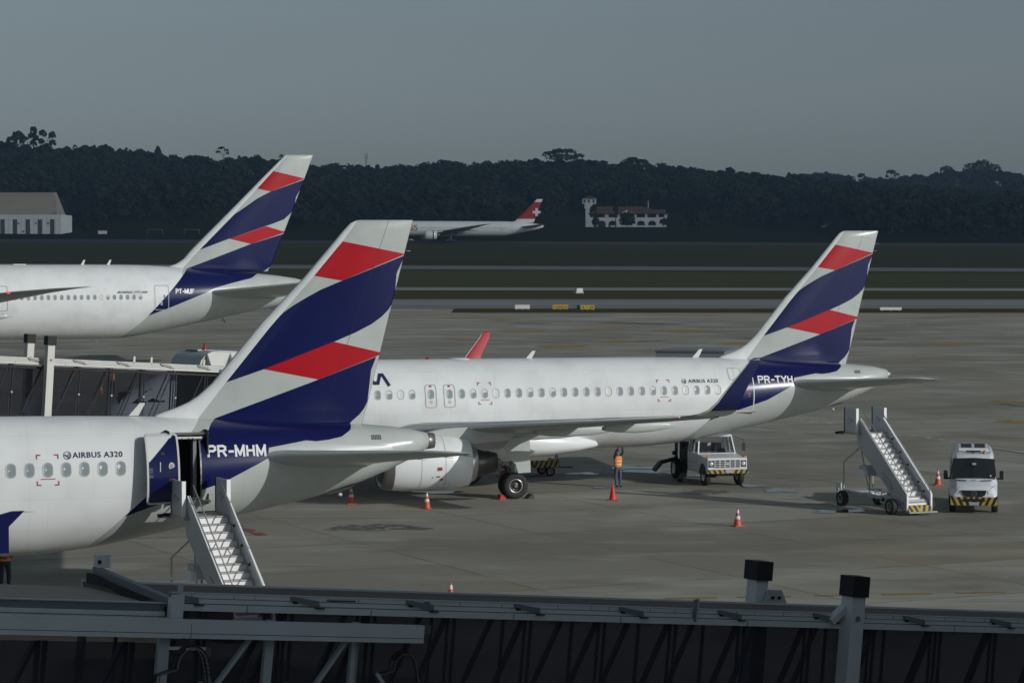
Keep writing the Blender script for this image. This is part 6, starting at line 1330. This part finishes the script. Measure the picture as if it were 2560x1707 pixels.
for k in range(520):
    y = g.uniform(2150, YB + 10); x = g.uniform(.035, .21) * y; z = np.interp(y, [1950, 2100, 2300, YB], [35, 45, ridge_z(x, YB, BACK, TREE_H) - 10, ridge_z(x, YB, BACK, TREE_H)]); q = PRO[g.integers(0, 7)] * g.uniform(.8, 1.25); V.append(np.stack([q[..., 0] + x, q[..., 1] + y, q[..., 2] + z], -1))
for u in np.arange(1500, 2620, 8):
    x = px_x(u, YB); q = PRO[g.integers(0, 7)] * g.uniform(.8, 1.15); V.append(q + np.array([x, YB + g.uniform(-12, 4), ridge_z(x, YB, BACK, TREE_H)]))
V = np.concatenate(V).reshape(-1, 3); fo = np_mesh('woodland', V, np.arange(len(V)).reshape(-1, 4), M['leaves_dark']); tag(fo, 'paler wood on the farther ridge at the right', 'wood', kind='stuff')
# single trees one can tell apart
def tree(u0, u1, v_top, v_bot, Y, label, blobs, nq, size, mat='leaves_dark', trunks=((0, 0),), cat='tree', grp=None):
    """blobs in units of the tree's own half width (x) and height (z: 0 foot .. 1 top)"""
    w = (u1 - u0) / 2 / F_PX * Y; x = px_x((u0 + u1) / 2, Y); z1, z0 = row_z(v_top, Y), row_z(v_bot, Y); h = z1 - z0
    root = empty('tree', (x, Y, z0), 0, label, cat, grp); B = [(b[0] * w, b[1] * w, b[2] * h, b[3] * w, b[3] * w, b[4] * h) for b in blobs]
    q = crown(nq, B, size, int(u0) + 3).reshape(-1, 3); np_mesh('crown', q, np.arange(len(q)).reshape(-1, 4), M[mat], parent=root)
    mb = MB(); zb = min(b[2] - b[5] * .5 for b in B)
    for tx, lean in trunks:
        mb.tube((tx * w, 0, -2.5), (tx * w + lean, 0, max(zb, h * .35)), h * .030, h * .02, M['bark'], 7)
        near_b = sorted(B, key=lambda b: abs(b[0] - tx * w))[:4]
        for b in near_b: mb.tube((tx * w + lean * .8, 0, max(zb, h * .35) * .85), (b[0], b[1], b[2]), h * .013, h * .005, M['bark'], 5)
    mb.build('trunk', root); return root
tree(16, 72, 328, 380, YR - 15, 'broad eucalyptus at the left end of the skyline', [(-.45, 0, .45, .5, .28), (.1, .1, .68, .62, .30), (.62, 0, .5, .38, .30), (-.8, 0, .32, .25, .14)], 420, .75, trunks=((0, 0), (.5, .5)))
tree(72, 101, 318, 380, YR - 10, 'tallest eucalyptus of the skyline group at the left', [(0, 0, .80, .62, .20), (-.3, 0, .58, .7, .17), (.4, .1, .50, .55, .16), (-.1, 0, .3, .6, .16)], 380, .7, trunks=((0, 0),))
tree(97, 143, 325, 382, YR - 18, 'twin crowned eucalyptus right of the tallest one', [(-.45, 0, .78, .42, .20), (.55, 0, .70, .42, .22), (-.6, 0, .45, .35, .16), (.6, .1, .38, .36, .18), (0, 0, .25, .4, .14)], 420, .7, trunks=((-.45, 0), (.5, 0)))
tree(540, 574, 367, 402, YR - 8, 'small umbrella shaped tree on the skyline left of the long airliner tail', [(-.1, 0, .85, .5, .13), (-.6, 0, .58, .38, .10), (.55, 0, .70, .42, .10), (.75, 0, .48, .25, .08)], 150, .55, trunks=((.1, .3),))
tree(383, 410, 366, 405, YR - 12, 'pointed conifer standing out of the left skyline', [(0, 0, .35, .95, .3), (0, 0, .6, .62, .22), (0, 0, .82, .3, .2)], 260, .7)
tree(1094, 1158, 399, 430, YR - 8, 'flat topped tree on the skyline above the red tail', [(-.3, 0, .70, .5, .2), (.45, 0, .60, .5, .2), (-.75, 0, .8, .22, .14)], 260, .65, trunks=((0, 0), (.4, 0)))
tree(1352, 1458, 373, 412, YR - 10, 'wide spreading tree on the highest part of the middle skyline', [(-.6, 0, .62, .36, .22), (-.1, 0, .78, .4, .22), (.35, .1, .80, .38, .20), (.8, 0, .52, .26, .18), (0, 0, .4, .8, .25)], 620, .75, trunks=((-.3, 0), (.4, 0)))
tree(1558, 1622, 392, 425, YR - 14, 'rounded tree on the skyline above the mansion', [(-.3, 0, .65, .5, .3), (.45, 0, .5, .5, .28)], 320, .7)
tree(1808, 1838, 418, 450, YR - 12, 'small round tree on the skyline above the middle tail', [(0, 0, .7, .7, .28), (.4, 0, .45, .5, .25)], 200, .6)
tree(2210, 2250, 424, 462, YB - 20, 'airy tree on the far ridge, left of the big one', [(-.2, 0, .78, .6, .20), (.5, 0, .6, .4, .16), (-.7, 0, .5, .25, .13)], 170, .75, trunks=((0, 0), (.4, 0)))
tree(2140, 2164, 432, 462, YB - 18, 'small tree farther left on the far ridge', [(0, 0, .7, .8, .25)], 110, .7)
tree(2252, 2300, 433, 465, YB - 22, 'low double crowned tree on the far ridge', [(-.5, 0, .6, .4, .22), (.45, 0, .65, .45, .25)], 200, .8, trunks=((-.5, 0), (.4, 0)))
tree(2344, 2386, 413, 462, YB - 16, 'rounded tree beside the giant tree on the far ridge', [(0, 0, .65, .85, .3), (.3, 0, .45, .7, .3)], 300, .9)
tree(2398, 2506, 399, 466, YB - 14, 'giant broad crowned tree on the far ridge at the right', [(-.45, 0, .62, .45, .25), (.05, 0, .74, .5, .24), (.5, 0, .58, .45, .24), (0, .1, .45, .85, .2), (-.75, 0, .40, .22, .14)], 900, 1.0, trunks=((-.3, 0), (.3, 0)))
tree(1470, 1500, 512, 566, 1325, 'slim dark palm like tree in front of the mansion tower', [(-.2, 0, .55, .6, .42), (.3, 0, .35, .5, .3)], 260, .5)
tree(1528, 1550, 516, 566, 1322, 'slim tree before the left arches of the mansion', [(0, 0, .82, .6, .18), (.1, 0, .6, .4, .2)], 150, .45)
tree(1545, 1590, 530, 569, 1318, 'round dark tree covering the middle of the mansion', [(0, 0, .5, .9, .5), (-.3, 0, .3, .6, .3), (.35, 0, .35, .6, .3)], 460, .5)
tree(1646, 1672, 545, 572, 1318, 'dark bush at the right corner of the mansion', [(0, 0, .5, .9, .45)], 200, .5)
tree(1478, 1500, 545, 570, 1312, 'low bush at the left foot of the mansion', [(0, 0, .5, .9, .45)], 160, .45)
for u in (1700, 1722, 1745, 1762):
    tree(u, u + 16, 548 + (u % 5) * 3, 574, 1300, 'pale young tree in the row right of the mansion', [(0, 0, .6, .85, .35)], 110, .45, 'leaves', grp='young trees right of the mansion')
# ---------------------------------------------------------------- mansion
MY = 1345.0; mx0 = px_x(1464, MY); S_ = MY / F_PX
mz = row_z(568, MY); ms = empty('mansion', (mx0, MY, mz), 0, 'white mansion with red tiled roof, arcades and a square tower', 'building')
def U(u): return (u - 1464) * S_
def Vv(v): return (568 - v) * S_
def arch_wall(name, u0, u1, v_top, arches, depth=1.0):
    """wall with arched openings, each opening (u centre, half width px, v spring)"""
    mb = MB(); edges = sorted([(c - w, c + w, v) for c, w, v in arches]); x = u0
    for a, b, v in edges:
        mb.box(((U(x) + U(a)) / 2, 0, Vv(v_top) / 2), (U(a) - U(x), depth, Vv(v_top)), M['wall_white']); n = 8; r = (U(b) - U(a)) / 2; cx = (U(a) + U(b)) / 2; zs = Vv(v)
        pts = [(cx - r * math.cos(math.pi * k / n), zs + r * .8 * math.sin(math.pi * k / n)) for k in range(n + 1)]
        for p, q in zip(pts[:-1], pts[1:]): mb.add([(p[0], -depth / 2, p[1]), (q[0], -depth / 2, q[1]), (q[0], -depth / 2, Vv(v_top)), (p[0], -depth / 2, Vv(v_top)), (p[0], depth / 2, p[1]), (q[0], depth / 2, q[1])], [(0, 1, 2, 3), (0, 4, 5, 1)], M['wall_white'])
        x = b
    mb.box(((U(x) + U(u1)) / 2, 0, Vv(v_top) / 2), (U(u1) - U(x), depth, Vv(v_top)), M['wall_white']); return mb.build(name, ms)
arch_wall('wall', 1492, 1666, 544, [(1504, 10, 560), (1531, 10, 560), (1567, 14, 562), (1602, 10, 560), (1630, 10, 560)])
mb = MB(); mb.box((U(1579), 6, 4.5), (U(1666) - U(1492) - .5, 8, 9), M['hangar_dark']); mb.build('inner_wall', ms)
mb = MB()
for u0, u1 in ((1490, 1494), (1512, 1521), (1544, 1550), (1585, 1591), (1612, 1618), (1640, 1646), (1660, 1668)): mb.box(((U(u0) + U(u1)) / 2, 0, (Vv(543.5) + Vv(535)) / 2), (U(u1) - U(u0), .9, Vv(535) - Vv(543.5)), M['wall_white'])
mb.build('upper_pillars', ms)
mb = MB(); zr, ze = Vv(516), Vv(535); V = [(U(1486), -1.5, ze), (U(1674), -1.5, ze), (U(1674), 13, ze), (U(1486), 13, ze), (U(1494), 6, zr), (U(1605), 6, zr)]
mb.add(V, [(0, 1, 5, 4), (1, 2, 5), (2, 3, 4, 5), (3, 0, 4), (3, 2, 1, 0)], M['roof_tile']); mb.build('roof', ms)
mb = MB(); mb.prism([(U(1553), Vv(533)), (U(1581), Vv(533)), (U(1567), Vv(525))], M['wall_white'], -2.2, -1.6); mb.build('gable', ms)
mb = MB(); mb.box((U(1475), 2, Vv(520) / 2), (U(1486) - U(1464), 5, Vv(520)), M['wall_white']); mb.box((U(1473), 2, Vv(503)), (U(1492) - U(1458), 6, Vv(498) - Vv(512)), M['wall_white']); mb.box((U(1472), 1.6, Vv(516)), (U(1484) - U(1463), 5, 2.5), M['wall_white']); tw = mb.build('tower', ms)
for u in (1461, 1471.5, 1483.5): mb = MB(); mb.box((U(u), -1.02, Vv(503.5)), (1.1, .1, 1.6), M['hangar_dark']); mb.build('window', tw)
mb = MB(); a = [(U(1455), -1.8, Vv(496.5)), (U(1494), -1.8, Vv(496.5)), (U(1494), 6, Vv(496.5)), (U(1455), 6, Vv(496.5)), (U(1474), 2, Vv(489.5))]; mb.add(a, [(0, 1, 4), (1, 2, 4), (2, 3, 4), (3, 0, 4), (3, 2, 1, 0)], M['roof_tile']); mb.build('tower_roof', ms)
mb = MB(); mb.box((U(1585), -6, .4), (U(1650) - U(1530), .5, .8), M['wall_white']); mb.build('terrace_wall', ms)
x, y, z = px_x(1620, MY + 20), MY + 20, row_z(560, MY + 20); r_ = empty('flag_pole', (x, y, z), 0, 'tall thin mast rising over the mansion roof', 'mast'); mb = MB(); mb.tube((0, 0, 0), (0, 0, row_z(500, MY) - z), .28, .14, M['wall_white'], 8); mb.build('pole', r_); mb = MB(); mb.lathe([(.4, 0), (.3, .6), (0, .7)], M['mid_metal'], 'Z'); mb.build('foot', r_)
# ---------------------------------------------------------------- hangar at the left edge
HY = 1180.0; hz = row_z(594, HY); S2 = HY / F_PX; xr = px_x(154, HY); hg = empty('hangar', (xr, HY, hz), 0, 'grey hangar with curved roof and white panelled front at the left edge', 'building')
L_ = 46.0; hw = (594 - 537) * S2
mb = MB(); mb.box((-L_ / 2, .5, hw / 2), (L_, 1.0, hw), M['hangar_wall']); mb.box((-.4, 15, hw / 2), (.8, 28, hw), M['hangar_wall']); mb.build('wall', hg)
for k in range(8):
    c = -(154 - (8 + 11 * 0) ) * S2
    u = (132, 101, 71, 39, 8, -23, -54, -85)[k]; mb = MB(); mb.box(((u - 154) * S2, -.05, (594 - 571) * S2), (10.5 * S2, .16, 45 * S2), M['hangar_dark']); mb.build('window', hg)
mb = MB()
for u, v in ((48, 558), (91, 558), (122, 558), (60, 579)): mb.box(((u - 154) * S2, -.12, (594 - v) * S2), (.7, .3, .6), M['black'])
for k in range(24): mb.box((-(k * 10.6 + 4) * S2, -.02, hw / 2), (.12, .06, hw - .5), M['frame_grey'])
mb.build('wall_fitting', hg)
mb = MB(); prof = [(0, hw - .1), (2.2, hw + 2.2), (4.5, hw + 5.5), (7, (594 - 492) * S2), (10, (594 - 483) * S2), (16, (594 - 480) * S2), (28, (594 - 478) * S2)]
a = [(-1.8 - .9 * 0 - k * .62 if k < 4 else -4.5 - (k - 3) * .8, y, z) for k, (y, z) in enumerate(prof)]; b = [(-L_, y, z) for y, z in prof]; n = len(prof)
mb.add(a + b + [(-3.0, 30, hw), (-L_, 30, hw)], [(i, i + 1, n + i + 1, n + i) for i in range(n - 1)] + [(n - 1, 2 * n, 2 * n + 1, 2 * n - 1)] + [tuple(range(n)) + (2 * n,)], M['hangar_roof'], False); mb.build('roof', hg)
mb = MB(); mb.box((-7 * S2 * 2.2, .6, hw + .6), (9 * S2, .8, .9), M['bridge_dark']); mb.build('roof_unit', hg)
# small white shed, goals, mast, cottage
x, z = px_x(257, 1185), row_z(592, 1185); r_ = empty('shed', (x, 1185, z), .2, 'small white shed near the foot of the wood', 'building'); mb = MB(); mb.box((0, 0, 1.3), (4.0, 3, 2.6), M['wall_white']); mb.build('wall', r_); mb = MB(); mb.box((0, 0, 2.7), (4.4, 3.4, .2), M['frame_grey']); mb.build('roof', r_)
for u in (388, 480):
    x, z = px_x(u, 1188), row_z(590, 1188); r_ = empty('goal_frame', (x, 1188, z), 0, ('left' if u < 400 else 'right') + ' of two white goal frames before the wood', 'goal', 'goal frames'); w_ = 38 * 1188 / F_PX / 2; h_ = 16 * 1188 / F_PX
    mb = MB(); mb.tube((-w_, 0, h_), (w_, 0, h_), .05, .05, M['frame_grey'], 6); mb.build('crossbar', r_)
    for s in (-1, 1): mb = MB(); mb.tube((s * w_, 0, 0), (s * w_, 0, h_), .05, .05, M['frame_grey'], 6); mb.build('upright', r_)
x, z = px_x(916, YR), hill(px_x(916, YR), YR); r_ = empty('radio_mast', (x, YR, z), 0, 'thin radio mast with antennas on the skyline', 'mast'); ht = row_z(384, YR) - z
mb = MB()
for s in ((-.6, 0), (.6, 0), (0, .6)): mb.tube((s[0], s[1], 0), (s[0] * .5, s[1] * .5, ht - 3), .13, .1, M['bridge_dark'], 6)
for k in range(14): zz = (ht - 3) * k / 14; e = .6 - .3 * k / 14; mb.beam((-e, 0, zz), (e, 0, zz + 1.4), .08, .08, M['bridge_dark'], (0, 1, 0))
mb.build('lattice', r_); mb = MB()
for s in (-1, 1): mb.box((s * .7, 0, ht - 2.0), (.4, .4, 3.6), M['mid_metal'])
mb.tube((0, 0, ht - 4), (0, 0, ht + 1), .08, .05, M['bridge_dark'], 6); mb.build('antenna', r_)
x, z = px_x(2074, 1290), row_z(580, 1290); r_ = empty('cottage', (x, 1290, z), 0, 'small white cottage before the wood left of the middle tail top', 'building')
mb = MB(); mb.box((0, 0, 1.6), (7.5, 5, 3.2), M['wall_white']); mb.build('wall', r_); mb = MB(); mb.prism([(-4.2, 3.2), (4.2, 3.2), (0, 5.0)], M['roof_tile'], -3, 3); mb.build('roof', r_)
for k in (-2.4, 0, 2.4): mb = MB(); mb.box((k, -2.55, 1.7), (1.0, .1, 1.3), M['hangar_dark']); mb.build('window', r_)
# ---------------------------------------------------------------- unseen cloud added so its shadow dims the far side of the airfield
mc = bpy.data.materials.new('shade_cloud'); mc.use_nodes = True; t = mc.node_tree; t.nodes.clear(); o = t.nodes.new('ShaderNodeOutputMaterial'); a = t.nodes.new('ShaderNodeBsdfTransparent'); b = t.nodes.new('ShaderNodeBsdfDiffuse'); b.inputs[0].default_value = (.8, .8, .8, 1)
m_ = t.nodes.new('ShaderNodeMixShader'); m_.inputs[0].default_value = .40; t.links.new(a.outputs[0], m_.inputs[1]); t.links.new(b.outputs[0], m_.inputs[2]); t.links.new(m_.outputs[0], o.inputs[0])
mb = MB(); n = 48; D = 1500 / math.tan(SUN_EL); cx, cy = math.sin(SUN_AZ) * D, 1780 + math.cos(SUN_AZ) * D
for k, (kx, ky, zc) in enumerate(((1.0, 1.0, 0), )):
    rings = []
    for j in range(9):
        e = math.sin(math.pi * (j + .25) / 8.5); h = -math.cos(math.pi * j / 8) * 110
        rings.append([(cx + 900 * e * (1 + .07 * math.sin(3 * q + j) + .04 * math.sin(7 * q)) * math.cos(q), cy + 1060 * e * (1 + .05 * math.sin(5 * q + 1) + .03 * math.sin(9 * q + j)) * math.sin(q), 1500 + h) for q in np.linspace(0, 2 * math.pi, n, endpoint=False)])
    mb.loft(rings, mc)
cl_ = mb.build('shade_cloud'); cl_['kind'] = 'structure'
# ---------------------------------------------------------------- haze
mh = bpy.data.materials.new('haze'); mh.use_nodes = True; t = mh.node_tree; t.nodes.clear(); o = t.nodes.new('ShaderNodeOutputMaterial'); v = t.nodes.new('ShaderNodeVolumePrincipled')
v.inputs['Color'].default_value = (.42, .66, .98, 1); v.inputs['Density'].default_value = .00008; v.inputs['Anisotropy'].default_value = .1; t.links.new(v.outputs[0], o.inputs['Volume'])
mb = MB(); mb.box((0, 1300, 60), (1400, 3000, 140), mh); hz_ = mb.build('haze'); tag(hz_, 'thin blue grey haze over the airfield', None, kind='stuff')
